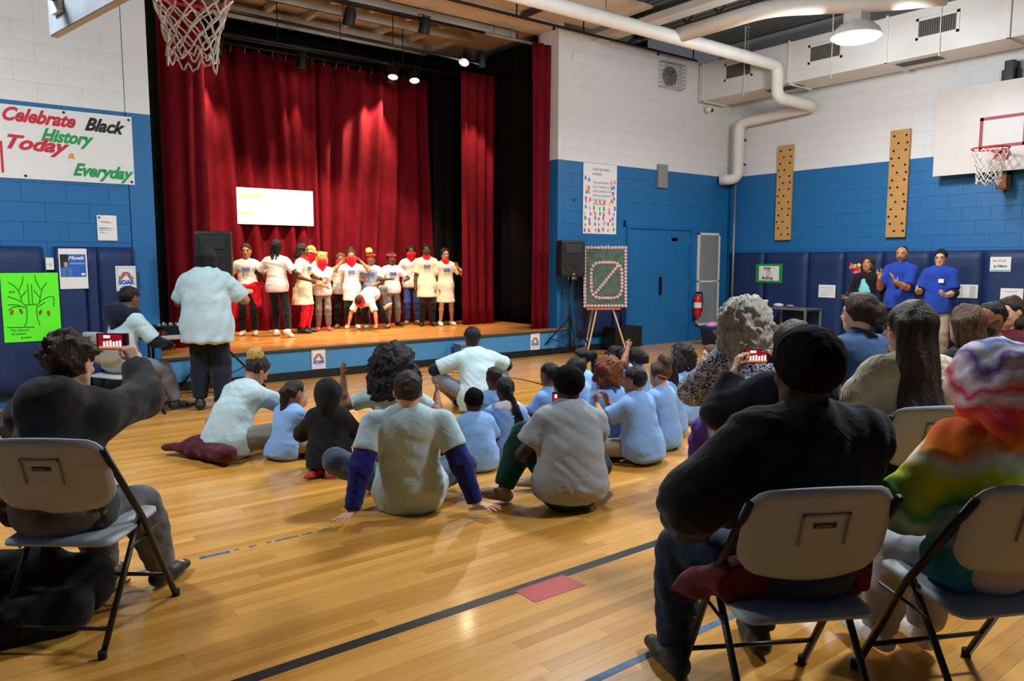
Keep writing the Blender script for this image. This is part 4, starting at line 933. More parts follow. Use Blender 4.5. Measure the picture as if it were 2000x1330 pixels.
# bag under the left chair
# ================================================================== PEOPLE: distance-field mesher
f32 = np.float32
def V3(*a): return np.array(a[0] if len(a) == 1 else a, dtype=float)
def unit(v): v = V3(v); return v / (np.linalg.norm(v) + 1e-9)
class Field:
    def __init__(s): s.p = []; s.planes = []
    def cone(s, a, b, ra, rb=None, k=.02, flat=None, clip=None, sub=False):
        s.p.append(('c', V3(a), V3(b), float(ra), float(ra if rb is None else rb), k, flat, clip, sub)); return s
    def ell(s, c, r, R=None, k=.02, clip=None, sub=False):
        s.p.append(('e', V3(c), V3(r), np.eye(3) if R is None else R, None, k, None, clip, sub)); return s
    def clip(s, c, n): s.planes.append((V3(c), unit(n))); return s
    def eval(s, vox):
        lo = np.full(3, 1e9); hi = -lo.copy(); B = []
        for q in s.p:
            if q[0] == 'c':
                R = max(q[3], q[4]) * (max(1, q[6][1]) if q[6] else 1); l = np.minimum(q[1], q[2]) - R; h = np.maximum(q[1], q[2]) + R
            else:
                e = np.abs(q[3]) @ q[2]; l = q[1] - e; h = q[1] + e
            B.append((l, h))
            if not q[8]: lo = np.minimum(lo, l); hi = np.maximum(hi, h)
        lo -= 3 * vox; hi += 3 * vox; n = np.ceil((hi - lo) / vox).astype(int) + 1
        g = [(lo[i] + vox * np.arange(n[i])).astype(f32) for i in range(3)]
        Fd = np.full(n, 9.0, f32)
        for q, (l, h) in zip(s.p, B):
            pad = q[5] + 2.5 * vox
            i0 = np.maximum(0, np.floor((l - pad - lo) / vox).astype(int)); i1 = np.minimum(n, np.ceil((h + pad - lo) / vox).astype(int) + 1)
            if (i1 <= i0).any(): continue
            sl = tuple(slice(i0[i], i1[i]) for i in range(3))
            x = g[0][sl[0]][:, None, None]; y = g[1][sl[1]][None, :, None]; z = g[2][sl[2]][None, None, :]
            if q[0] == 'c':
                a, b, ra, rb = q[1:5]; ba = b - a; X = x - f32(a[0]); Y = y - f32(a[1]); Z = z - f32(a[2]); sc = 1.0
                if q[6]:
                    nn, fs = unit(q[6][0]), q[6][1]; al = (X * f32(nn[0]) + Y * f32(nn[1]) + Z * f32(nn[2])) * f32(1 / fs - 1)
                    X = X + al * f32(nn[0]); Y = Y + al * f32(nn[1]); Z = Z + al * f32(nn[2]); ba = ba + nn * (ba @ nn) * (1 / fs - 1); sc = (1 + fs) / 2
                L2 = max(1e-9, ba @ ba)
                t = np.clip((X * f32(ba[0]) + Y * f32(ba[1]) + Z * f32(ba[2])) / f32(L2), 0, 1)
                d = (np.sqrt((X - t * f32(ba[0])) ** 2 + (Y - t * f32(ba[1])) ** 2 + (Z - t * f32(ba[2])) ** 2) - (f32(ra) + t * f32(rb - ra))) * f32(sc)
            else:
                c, r, R = q[1:4]; X = x - f32(c[0]); Y = y - f32(c[1]); Z = z - f32(c[2]); ss = 0
                for i in range(3):
                    ax = R[:, i]; ss = ss + ((X * f32(ax[0]) + Y * f32(ax[1]) + Z * f32(ax[2])) / f32(r[i])) ** 2
                d = (np.sqrt(ss) - 1) * f32(min(r))
            if q[7]:
                for (pc, pn) in q[7]:
                    pn = unit(pn); d = np.maximum(d, (x - f32(pc[0])) * f32(pn[0]) + (y - f32(pc[1])) * f32(pn[1]) + (z - f32(pc[2])) * f32(pn[2]))
            A = Fd[sl]; k = f32(max(q[5], 1e-4))
            if q[8]:
                d = -d; hh = np.maximum(k - np.abs(A - d), 0) / k; Fd[sl] = np.maximum(A, d) + hh * hh * k * f32(.25)
            else:
                hh = np.maximum(k - np.abs(A - d), 0) / k; Fd[sl] = np.minimum(A, d) - hh * hh * k * f32(.25)
        for pc, pn in s.planes:
            x = g[0][:, None, None]; y = g[1][None, :, None]; z = g[2][None, None, :]
            Fd = np.maximum(Fd, ((x - f32(pc[0])) * f32(pn[0]) + (y - f32(pc[1])) * f32(pn[1]) + (z - f32(pc[2])) * f32(pn[2])))
        return Fd, lo
    def nets(s, vox, smooth=1):
        Fd, lo = s.eval(vox); neg = Fd < 0; n = np.array(Fd.shape)
        c = np.zeros(n - 1, np.int8)
        for dx in (0, 1):
            for dy in (0, 1):
                for dz in (0, 1): c += neg[dx:n[0] - 1 + dx, dy:n[1] - 1 + dy, dz:n[2] - 1 + dz]
        act = (c > 0) & (c < 8); idx = np.argwhere(act); m = len(idx)
        if m == 0: return np.zeros((0, 3)), np.zeros((0, 4), int)
        num = np.full(n - 1, -1, np.int64); num[act] = np.arange(m)
        acc = np.zeros((m, 3)); cnt = np.zeros(m)
        for ax in range(3):
            o1, o2 = [i for i in range(3) if i != ax]
            for u in (0, 1):
                for v in (0, 1):
                    p0 = idx.copy(); p0[:, o1] += u; p0[:, o2] += v; p1 = p0.copy(); p1[:, ax] += 1
                    f0 = Fd[p0[:, 0], p0[:, 1], p0[:, 2]]; f1 = Fd[p1[:, 0], p1[:, 1], p1[:, 2]]; x = (f0 < 0) != (f1 < 0)
                    t = np.where(x, f0 / np.where(x, f0 - f1, 1), 0); pt = p0.astype(float); pt[:, ax] += t
                    acc[x] += pt[x]; cnt[x] += 1
        P = acc / cnt[:, None] * vox + lo
        Q = []
        for ax in range(3):
            o1, o2 = (ax + 1) % 3, (ax + 2) % 3
            a = [slice(None)] * 3; b = [slice(None)] * 3; a[ax] = slice(0, -1); b[ax] = slice(1, None)
            ch = neg[tuple(a)] != neg[tuple(b)]; e = np.argwhere(ch)
            e = e[(e[:, o1] > 0) & (e[:, o2] > 0) & (e[:, o1] < n[o1] - 1) & (e[:, o2] < n[o2] - 1)]
            if not len(e): continue
            fl = neg[e[:, 0], e[:, 1], e[:, 2]]
            def g_(d1, d2):
                q = e.copy(); q[:, o1] += d1; q[:, o2] += d2; return num[q[:, 0], q[:, 1], q[:, 2]]
            q = np.stack([g_(-1, -1), g_(0, -1), g_(0, 0), g_(-1, 0)], 1); q[~fl] = q[~fl][:, ::-1]; Q.append(q)
        Q = np.concatenate(Q); Q = Q[(Q >= 0).all(1)]
        for _ in range(smooth):
            s_ = np.zeros_like(P); w = np.zeros(len(P))
            for i in range(4):
                for j in (1, 3):
                    np.add.at(s_, Q[:, i], P[Q[:, (i + j) % 4]]); np.add.at(w, Q[:, i], 1)
            P = P * .45 + (s_ / np.maximum(w, 1)[:, None]) * .55
        return P, Q
def vnormals(P, Q):
    fn = np.cross(P[Q[:, 2]] - P[Q[:, 0]], P[Q[:, 3]] - P[Q[:, 1]]); N = np.zeros_like(P)
    for i in range(4): np.add.at(N, Q[:, i], fn)
    return N / (np.linalg.norm(N, axis=1)[:, None] + 1e-12)
def wrinkle(P, amp, freq, seed, ridged=True, stretch=(1, 1, 1)):
    r = np.random.default_rng(seed); out = np.zeros(len(P)); Pw = P * V3(stretch)
    Pw = Pw + .05 * np.sin(Pw[:, [1, 2, 0]] * freq * .35 + r.uniform(0, 6, 3))
    if freq < 50:   # cloth: long soft folds, sharper valleys
        for i in range(7):
            d = r.normal(size=3); d /= np.linalg.norm(d); m_ = .5 + .5 * np.sin(Pw @ r.normal(size=3) * freq * .28 + r.uniform(0, 6.28))
            s_ = np.sin(Pw @ d * freq * r.uniform(.8, 1.9) + r.uniform(0, 6.28) + 1.3 * np.sin(Pw @ r.normal(size=3) * freq * .22)); out += (np.sqrt(s_ * s_ + .06) * 1.4 - .7) * m_ ** 4 * 1.5
        return out / 3.4 * amp
    for o in range(3):
        for i in range(3):
            d = r.normal(size=3); d /= np.linalg.norm(d); s_ = np.sin(Pw @ d * freq * (1.6 ** o) + r.uniform(0, 6.28) + 1.5 * np.sin(Pw @ r.normal(size=3) * freq * .3)); out += s_ * .6 ** o
    return out / 4.0 * amp
def np_mesh(name, P, Q, smooth=True):
    me = bpy.data.meshes.new(name); nf = len(Q)
    me.vertices.add(len(P)); me.vertices.foreach_set('co', np.ascontiguousarray(P, dtype=f32).ravel())
    me.loops.add(nf * 4); me.loops.foreach_set('vertex_index', np.ascontiguousarray(Q, dtype=np.int32).ravel())
    me.polygons.add(nf); me.polygons.foreach_set('loop_start', np.arange(nf, dtype=np.int32) * 4)
    me.update(calc_edges=True)
    if smooth: me.polygons.foreach_set('use_smooth', np.ones(nf, dtype=bool))
    return me
TRI = [0]
def field_obj(name, F, vox, m, parent, wr=None, smooth=1, label=None, lim=()):
    P, Q = F.nets(vox, smooth)
    if not len(Q): return None
    if wr:
        N = vnormals(P, Q); w_ = wrinkle(P, *wr); P = P + N * np.maximum(w_, -.12 * wr[0])[:, None]
        for pc, pn in lim: dd = (P - pc) @ pn; P = P - np.maximum(dd, 0)[:, None] * pn
    TRI[0] += 2 * len(Q)
    o = link(name, np_mesh(name, P, Q), m, parent)
    if label: o['label'] = label
    return o
# ------------------------------------------------------------------ skeleton
def rotm(ax, deg):
    return np.array(Matrix.Rotation(math.radians(deg), 3, ax))
def ik(a, c, l1, l2, pole):
    a = V3(a); c = V3(c); v = c - a; d = np.linalg.norm(v); u = v / (d + 1e-9); d = min(max(d, abs(l1 - l2) + .005), l1 + l2 - .004); c = a + u * d
    x = (l1 * l1 - l2 * l2 + d * d) / (2 * d); h = math.sqrt(max(0, l1 * l1 - x * x)); p = V3(pole) - u * (V3(pole) @ u)
    return a + u * x + unit(p) * h, c
class Skel: pass
def skeleton(sp):
    """local frame: x right, y forward, z up"""
    H = sp['H']; K = Skel(); K.H = H; K.hs = sp.get('hs', .13 * H); K.w = sp.get('w', 1.0)
    K.P = V3(sp['pelvis']); l1, l2 = sp.get('lean', (0, 0)); roll = sp.get('roll', 0); tw = sp.get('twist', 0); py = sp.get('pyaw', 0)
    Rp = rotm('Z', -py); R1 = Rp @ rotm('Y', roll * .5) @ rotm('X', -l1); R2 = Rp @ rotm('Z', -tw) @ rotm('Y', roll) @ rotm('X', -l2)
    K.X0 = Rp @ V3(1, 0, 0); K.T1 = R1 @ V3(0, 0, 1); K.T2 = R2 @ V3(0, 0, 1); K.X2 = R2 @ V3(1, 0, 0); K.F1 = R1 @ V3(0, 1, 0); K.F2 = R2 @ V3(0, 1, 0)
    tl = sp.get('tl', 1.0)
    K.W = K.P + K.T1 * .12 * H * tl; K.N = K.W + K.T2 * .17 * H * tl
    sw = sp.get('sw', .094) * H
    K.sh = sp.get('shrug', 0) * H
    K.S = {s: K.N - K.T2 * .034 * H + K.X2 * sw * s + K.T2 * K.sh for s in (1, -1)}
    hy, hp, hr = sp.get('head', (0, 0, 0)); RH = R2 if not sp.get('headfree') else Rp
    K.RH = Rp @ rotm('Z', -hy) @ rotm('Y', hr) @ rotm('X', -hp)
    K.nd = unit(K.T2 * .6 + K.RH @ V3(0, .0, 1) * .6 + K.F2 * sp.get('neckf', .12))
    K.C = K.N + K.nd * (sp.get('neck', .030) * H) + K.RH @ V3(0, .06, .5) * K.hs
    K.hip = {s: K.P + K.X0 * .052 * H * s for s in (1, -1)}
    K.E = {}; K.Wr = {}; K.arm = {}; K.Kn = {}; K.A = {}; K.leg = {}
    for s, nm in ((1, 'armR'), (-1, 'armL')):
        a = dict(sp.get(nm, {})); t = a.get('t', (s * .13 * H, .1 * H, 0))
        K.E[s], K.Wr[s] = ik(K.S[s], t, .172 * H, .150 * H, a.get('pole', (s * .6, -1, -.4))); a.setdefault('dir', unit(K.Wr[s] - K.E[s])); a.setdefault('palm', (-s, 0, -.2)); a.setdefault('curl', .35); K.arm[s] = a
    for s, nm in ((1, 'legR'), (-1, 'legL')):
        a = dict(sp.get(nm, {})); K.Kn[s], K.A[s] = ik(K.hip[s], a['t'], .245 * H, .245 * H, a.get('pole', (0, 1, .2))); a.setdefault('toe', (s * .15, 1, 0)); K.leg[s] = a
    return K
def hp_(K, x, y, z): return K.C + K.RH @ (V3(x, y, z) * K.hs)
def hand(F, K, s, fine=True):
    a = K.arm[s]; L = .105 * K.H * a.get('size', 1.0); d = unit(a['dir']); n = V3(a['palm']); n = unit(n - d * (n @ d)); th = np.cross(d, n) * s; w0 = K.Wr[s]
    c = a['curl']; sp_ = a.get('spread', .06)
    lens = (.40, .46, .43, .34); offs = (.155, .052, -.052, -.15)
    for i in range(4):
        kn = w0 + d * L * (.50 - .03 * (i == 3) - .01 * (i == 0)) + th * L * offs[i]
        F.cone(w0 + d * L * .08 + th * L * offs[i] * .55, kn, .072 * L, .066 * L, k=.05 * L, flat=(n, .8))
        p = kn; ang = 0; fd = unit(d + th * sp_ * (1.5 - i) * 1.2)
        for j, (fr, bd) in enumerate(((.44, 55), (.32, 75), (.24, 45))):
            ang += math.radians(bd) * c; v = fd * math.cos(ang) + n * math.sin(ang); q = p + v * L * lens[i] * fr
            F.cone(p, q, (.050 - .004 * j) * L, (.046 - .005 * j) * L, k=.012 * L); p = q
    t0 = w0 + d * L * .14 + th * L * .09; t1 = w0 + d * L * .34 + th * L * (.26 - .06 * c) + n * L * (.06 + .1 * c); t2 = t1 + unit(d * .85 + th * (.35 - .55 * c) + n * .35 * c) * L * .17; t3 = t2 + unit(d * .9 + th * (.1 - .6 * c) + n * .3 * c) * L * .13
    F.cone(t0, t1, .075 * L, .058 * L, k=.05 * L); F.cone(t1, t2, .056 * L, .05 * L, k=.012 * L); F.cone(t2, t3, .05 * L, .04 * L, k=.012 * L)
def body_field(K, sp):
    F = Field(); H, w, hs = K.H, K.w, K.hs; wl = w ** .7
    tor = torso_prims(K, sp, 0.0)
    for a in tor: F.cone(*a[0], **a[1])
    for s in (1, -1):
        F.cone(K.S[s] - K.X2 * s * .01 * H, K.E[s], .031 * H * wl, .025 * H * wl, k=.03); F.cone(K.E[s], K.E[s] * .65 + K.Wr[s] * .35, .0245 * H * wl, .025 * H * wl, k=.02); F.cone(K.E[s] * .65 + K.Wr[s] * .35, K.Wr[s], .025 * H * wl, .0165 * H, k=.02)
        hand(F, K, s)
        F.cone(K.hip[s], K.Kn[s], .045 * H * w, .033 * H * wl, k=.03); m = K.Kn[s] * .7 + K.A[s] * .3
        F.cone(K.Kn[s], m, .031 * H * wl, .033 * H * wl, k=.02); F.cone(m, K.A[s], .033 * H * wl, .02 * H, k=.02)
        tt = unit(K.leg[s]['toe']); F.cone(K.A[s] - tt * .02 * H - V3(0, 0, .012 * H), K.A[s] + tt * .09 * H - V3(0, 0, .018 * H), .021 * H, .016 * H, k=.02)
    # neck and head
    F.cone(K.N - K.T2 * .02 * H, hp_(K, 0, -.10, -.22), .034 * H * wl, .23 * hs, k=.03)
    R = K.RH
    F.ell(hp_(K, 0, -.07, .12), V3(.335, .415, .38) * hs, R, k=.03); F.ell(hp_(K, 0, .09, -.15), V3(.255, .265, .335) * hs, R, k=.12 * hs); F.cone(hp_(K, -.05, .24, -.40), hp_(K, .05, .24, -.40), .085 * hs, k=.12 * hs)
    for s in (1, -1): F.cone(hp_(K, s * .23, -.02, -.22), hp_(K, s * .08, .2, -.41), .07 * hs, .07 * hs, k=.1 * hs); F.ell(hp_(K, s * .335, -.06, -.03), V3(.04, .085, .135) * hs, R @ rotm('Z', s * 14), k=.02 * hs)
    if sp.get('face', True):
        F.cone(hp_(K, -.15, .30, .085), hp_(K, .15, .30, .085), .05 * hs, k=.06 * hs)
        for s in (1, -1): F.ell(hp_(K, s * .15, .40, -.01), V3(.085, .07, .055) * hs, R, k=.06 * hs, sub=True); F.ell(hp_(K, s * .17, .235, -.12), V3(.09, .09, .07) * hs, R, k=.06 * hs)
        F.cone(hp_(K, 0, .335, .03), hp_(K, 0, .44, -.14), .035 * hs, .052 * hs, k=.04 * hs)
        for s in (1, -1): F.ell(hp_(K, s * .055, .385, -.155), V3(.04, .045, .035) * hs, R, k=.02 * hs)
        F.cone(hp_(K, -.085, .325, -.265), hp_(K, .085, .325, -.265), .032 * hs, k=.03 * hs); F.cone(hp_(K, -.07, .325, -.305), hp_(K, .07, .325, -.305), .034 * hs, k=.02 * hs)
    return F
def torso_prims(K, sp, e):
    H, w = K.H, K.w; b = sp.get('belly', 0.0); ch = sp.get('chest', 1.0); f1 = (K.F1, .80 + .10 * b); f2 = (K.F2, .74 + .08 * b)
    return [((K.P - K.X0 * .040 * H * w, K.P + K.X0 * .040 * H * w, .066 * H * w + e), dict(k=.04, flat=None)),
            ((K.P, K.W, .090 * H * w + e, .079 * H * w * (1 + .25 * b) + e), dict(k=.05, flat=f1)),
            ((K.W, K.W + (K.N - K.W) * .62, .079 * H * w * (1 + .2 * b) + e, .086 * H * w ** .8 * ch + e), dict(k=.05, flat=f2)),
            ((K.N - K.T2 * .058 * H - K.X2 * .050 * H, K.N - K.T2 * .058 * H + K.X2 * .050 * H, .047 * H * ch + e), dict(k=.05, flat=(K.F2, .9))),
            ((K.N - K.T2 * .014 * H, K.S[1] - K.T2 * .008 * H, .033 * H + e * .4, .029 * H + e * .6), dict(k=.04)),
            ((K.N - K.T2 * .014 * H, K.S[-1] - K.T2 * .008 * H, .033 * H + e * .4, .029 * H + e * .6), dict(k=.04))]
def shirt_field(K, sp, sleeve=.55, hem=.05, e=.012, loose=0.0, flare=0.0, collar=False, hood=False, z0=None, sl_w=1.0, lower=False, zc=None):
    F = Field(); H, w = K.H, K.w; wl = w ** .7
    seated = K.Kn[1][2] > K.P[2] - .12 * H
    hc = [(K.P - K.T1 * max(hem, .02) * H, -K.T1)] if not seated else []
    for a in torso_prims(K, sp, e + loose * .5)[:2 if lower else 6]: F.cone(*a[0], **a[1], clip=([(K.P + K.T1 * .07 * H, K.T1)] if lower else []) + hc or None)
    if seated and hem > 0:
        for s in (1, -1): F.cone(K.hip[s], K.hip[s] + (K.Kn[s] - K.hip[s]) * .30, .045 * H * w + e + .014, .042 * H * w + e + .012, k=.04, clip=[(K.hip[s] + (K.Kn[s] - K.hip[s]) * .28, K.Kn[s] - K.hip[s])])
    if hem > 0: F.cone(K.P + K.T1 * .02 * H, K.P - K.T1 * hem * H, .094 * H * w + e + loose * .5, (.096 + flare) * H * w + e + loose * .6, k=.04, flat=(K.F1, .86), clip=[(K.P - K.T1 * hem * H, -K.T1)])
    for s in (1, -1):
        if sleeve <= 0: continue
        if sleeve <= 1:
            q = K.S[s] + (K.E[s] - K.S[s]) * sleeve; d = unit(K.E[s] - K.S[s])
            F.cone(K.S[s], q + d * .03, (.033 * H * wl + e) * sl_w, (.031 * H * wl + e * 1.1 + loose * .5) * sl_w, k=.035, clip=[(q, d)])
        else:
            F.cone(K.S[s], K.E[s], (.033 * H * wl + e) * sl_w, (.031 * H * wl + e) * sl_w, k=.035)
            t = min(sleeve - 1, .97); q = K.E[s] + (K.Wr[s] - K.E[s]) * t; d = unit(K.Wr[s] - K.E[s])
            F.cone(K.E[s], q + d * .02, (.030 * H * wl + e) * sl_w, (.021 * H * wl + e * .9) * sl_w, k=.03, clip=[(q, d)])
    if collar: F.cone(K.N - K.T2 * .015 * H, K.N + K.nd * .022 * H, .046 * H * wl + e * .4, .042 * H * wl, k=.015)
    if hood:   # hood lying on the back of the neck
        b = K.N - K.F2 * .075 * H - K.T2 * .01 * H
        F.cone(K.N + K.X2 * .07 * H - K.F2 * .0 * H + K.T2 * .012 * H, b + K.X2 * .035 * H - K.T2 * .03 * H, .030 * H, .040 * H, k=.05); F.cone(K.N - K.X2 * .07 * H + K.T2 * .012 * H, b - K.X2 * .035 * H - K.T2 * .03 * H, .030 * H, .040 * H, k=.05)
        F.cone(b + K.X2 * .035 * H, b - K.X2 * .035 * H, .05 * H, k=.04); F.cone(b - K.T2 * .01 * H, b - K.T2 * .085 * H + K.F2 * .01 * H, .075 * H, .03 * H, k=.05, flat=(K.F2, .62))
    if zc is not None: F.clip((0, 0, zc), (0, .25, -1))
    if z0 is not None: F.clip((0, 0, z0), (0, 0, -1))
    return F
def pants_field(K, sp, length=.95, e=.010, wide=1.0, z0=None, skirt=0):
    F = Field(); H, w = K.H, K.w; wl = w ** .7
    F.cone(K.P - K.X0 * .040 * H * w, K.P + K.X0 * .040 * H * w, .064 * H * w + e * .6, k=.04); F.cone(K.P, K.P + K.T1 * .055 * H, .087 * H * w + e * .6, .080 * H * w + e * .4, k=.04, flat=(K.F1, .82), clip=[(K.P + K.T1 * .06 * H, K.T1)])
    for s in (1, -1):
        F.cone(K.hip[s], K.Kn[s], .044 * H * w + e * .8, (.036 * H * wl + e) * wide, k=.03)
        if length > .5:
            t = (length - .5) / .5; q = K.Kn[s] + (K.A[s] - K.Kn[s]) * t; d = unit(K.A[s] - K.Kn[s]); m = K.Kn[s] * .7 + q * .3
            F.cone(K.Kn[s], m, (.035 * H * wl + e) * wide, (.036 * H * wl + e) * wide, k=.025); F.cone(m, q + d * .015, (.036 * H * wl + e) * wide, (.025 * H + e) * wide, k=.02, clip=[(q, d)])
    if z0 is not None: F.clip((0, 0, z0), (0, 0, -1))
    return F
def shoe_field(K, s, z0=None, boot=0.0):
    F = Field(); H = K.H; A = K.A[s]; t = unit(K.leg[s]['toe']); up = unit(K.leg[s].get('up', (0, 0, 1))); up = unit(up - t * (up @ t)); sd = np.cross(t, up)
    F.cone(A - t * .030 * H - up * .014 * H, A + t * .055 * H - up * .016 * H, .027 * H, .026 * H, k=.02, flat=(up, .95)); F.cone(A + t * .04 * H - up * .02 * H, A + t * .105 * H - up * .022 * H, .027 * H, .021 * H, k=.02, flat=(up, .75))
    F.cone(A - t * .012 * H - up * .01 * H, A - t * .008 * H + up * (.012 + boot) * H, .027 * H, .026 * H, k=.02)
    F.clip(A - up * .038 * H, -up)
    if z0 is not None: F.clip((0, 0, z0), (0, 0, -1))
    return F
# ------------------------------------------------------------------ hair
def hair_cap(F, K, g=1.0, nape=-.32, line=.20, top=.0, k=.03):
    """close scalp cap with a hairline; g = thickness factor"""
    h = K.hs; R = K.RH
    face = [(hp_(K, 0, .16, .0), R @ V3(0, 1, -.42)), (hp_(K, 0, 0, nape), R @ V3(0, .55, -1))]
    F.ell(hp_(K, 0, -.085, .135 + top), V3(.335 + .045 * g, .415 + .04 * g, .375 + .045 * g) * h, R, k=k, clip=[(hp_(K, 0, line + .02, .14), R @ V3(0, 1, -.55)), (hp_(K, 0, 0, nape), R @ V3(0, .6, -1))])
    return F
def hair_obj(K, sp, parent, vox):
    st = sp.get('hair'); 
    if not st: return
    kind, m = st[0], st[1]; o = st[2] if len(st) > 2 else {}
    F = Field(); h = K.hs; R = K.RH; dn = V3(0, 0, -1); bk = -K.F2; wr = (.05 * h, 60, 3)
    g = o.get('g', 1.0)
    if kind == 'bald': return
    hair_cap(F, K, g, o.get('nape', -.32), o.get('line', .2), o.get('top', 0))
    def fall(x0, y0, z0, L, r0, r1, out=0.0, fwd=0.0, flat=None, n=3):
        """a lock falling from a head point, hanging down and resting on the back"""
        p = hp_(K, x0, y0, z0); q = p + (dn * L + K.X2 * out + K.F2 * fwd); F.cone(p, q, r0, r1, k=.02, flat=flat); return q
    if kind == 'long':
        L = o.get('L', .40); wd = o.get('wd', 1.0)
        for x, y, zz, f in ((-.24, -.16, .12, .9), (-.12, -.30, .12, 1.0), (0, -.34, .12, 1.02), (.12, -.30, .12, 1.0), (.24, -.16, .12, .9), (-.30, .02, .10, .8), (.30, .02, .10, .8)):
            fall(x * wd, y, zz, L * f + .1 * h, .17 * h, .09 * h * o.get('tip', 1.0), out=x * .05 * wd, fwd=o.get('fwd', -.06))
        wr = (.06 * h, 55, 5, True, (1, 1, .15))
    elif kind == 'curly':
        L = o.get('L', .22); B = o.get('B', .52); r = np.random.default_rng(o.get('seed', 1))
        for i in range(int(150 * o.get('n', 1))):
            a = r.uniform(0, 2 * PI); zz = r.uniform(-1.0 - L / h * .8, 1); 
            if zz > 0: rad = math.sqrt(1 - zz * zz) * B; z_ = .12 + zz * (B - .04)
            else: rad = B * (1 + .12 * -zz) * (1 if zz > -1.2 else .9); z_ = .12 + zz * .5
            y_ = math.sin(a) * rad * .95 - .1; x_ = math.cos(a) * rad
            if y_ > .14 and z_ < .36: continue
            F.ell(hp_(K, x_, y_, z_), V3(1, 1, 1.3) * h * r.uniform(.07, .13), R, k=.03)
        F.ell(hp_(K, 0, -.14, .10), V3(B * .95, B * .88, B * .93) * h, R, k=.03, clip=[(hp_(K, 0, .2, .14), R @ V3(0, 1, -.5))])
        if L > .1: F.cone(hp_(K, -.16, -.18, -.1), hp_(K, -.2, -.22, -.1) + dn * L * .8, .25 * h, .2 * h, k=.04); F.cone(hp_(K, .16, -.18, -.1), hp_(K, .2, -.22, -.1) + dn * L * .8, .25 * h, .2 * h, k=.04); F.cone(hp_(K, 0, -.25, -.1), hp_(K, 0, -.3, -.1) + dn * L, .28 * h, .2 * h, k=.04)
        wr = (.10 * h, 90, 4)
    elif kind == 'bob':
        L = o.get('L', .12); wd = o.get('wd', 1.0)
        for x, y in ((-.27, -.05), (-.22, -.2), (-.08, -.3), (.08, -.3), (.22, -.2), (.27, -.05)):
            fall(x * wd, y, .05, L, .18 * h, .13 * h, out=x * .03 * wd)
        wr = (.07 * h, 60, 5, True, (1, 1, .2))
    elif kind in ('bun', 'pony', 'braids', 'puff'):
        bx = o.get('at', (0, -.36, .30)); br = o.get('br', .2)
        if kind == 'bun' or kind == 'puff':
            m2 = o.get('m2')
            F2 = Field() if m2 else F
            F2.ell(hp_(K, *bx), V3(1.05, .95, .85) * br * h, R, k=.02); r = np.random.default_rng(2)
            for i in range(16): v = unit(r.normal(size=3)); F2.ell(hp_(K, *bx) + v * br * h * .75, V3(1, 1, 1) * br * h * .4, R, k=.015)
            if m2: field_obj('hair_bun', F2, vox, m2, parent, (.05 * h, 70, 9), 0)
        elif kind == 'pony':
            L = o.get('L', .3); F.ell(hp_(K, *bx), V3(.12, .12, .11) * h, R, k=.02); p = hp_(K, *bx); bow = o.get('bow', .1); sx = o.get('sx', 0.0)
            q = p + bk * bow * .6 + dn * .02 + K.X2 * sx * .4; F.cone(p, q, .10 * h, .15 * h * o.get('pw', 1), k=.02); q2 = q + dn * L * .55 + bk * bow * .2 + K.X2 * sx * .4; F.cone(q, q2, .15 * h * o.get('pw', 1), .13 * h * o.get('pw', 1), k=.02); F.cone(q2, q2 + dn * L * .45 - bk * bow * .3 + K.X2 * sx * .2, .13 * h * o.get('pw', 1), .05 * h, k=.02)
            if o.get('tie'): tie = Field(); tie.ell(hp_(K, *bx) + bk * .02, V3(.16, .10, .14) * h, R); field_obj('hair_tie', tie, vox, o['tie'], parent, None, 1)
        else:
            L = o.get('L', .3); r = np.random.default_rng(5); nb = o.get('nb', 14); base = o.get('base')
            for i in range(nb):
                if base: p = hp_(K, *base) + r.uniform(-1, 1, 3) * o.get('bs', .06) * h
                else:
                    a = -PI * (.05 + .9 * i / (nb - 1)); p = hp_(K, .34 * math.cos(a), -.05 + .36 * math.sin(a), r.uniform(0, .15))
                q = p + dn * L * r.uniform(.75, 1.05) + bk * (.03 + o.get('back', .0)) + K.X2 * (r.uniform(-.03, .03) + o.get('sx', 0.0)); ns = 9
                for j in range(ns): 
                    t = j / (ns - 1); F.ell(p + (q - p) * t, V3(1, 1, 1.1) * .045 * h * (1.05 if j % 2 else .85), None, k=.012)
            wr = (.03 * h, 60, 3)
        if o.get('hang'):
            for x in (-.27, 0, .27): fall(x, -.2, -.05, o['hang'], .15 * h, .1 * h)
    elif kind == 'short':
        wr = (o.get('rough', .045) * h, 80, 3)
        if o.get('mess'):
            r = np.random.default_rng(8)
            for i in range(40):
                v = unit(r.normal(size=3) + V3(0, -.4, .5)); v[1] = min(v[1], .35)
                if v[2] < -.3: continue
                p = hp_(K, v[0] * .36, -.09 + v[1] * .43, .13 + v[2] * .38); F.cone(p, p + R @ unit(v + r.normal(size=3) * .5) * o['mess'], .09 * h, .02 * h, k=.02)
    if o.get('face_sub', True): F.ell(hp_(K, 0, .44, -.16), V3(.30, .34, .42) * h, R, k=.02, sub=True)
    ears = o.get('ears', False)
    if ears:
        for s in (1, -1): F.ell(hp_(K, s * .37, .02, -.06), V3(.10, .14, .2) * h, R, k=.02, sub=True)
    return field_obj('hair', F, vox * .8, m, parent, wr, 1)
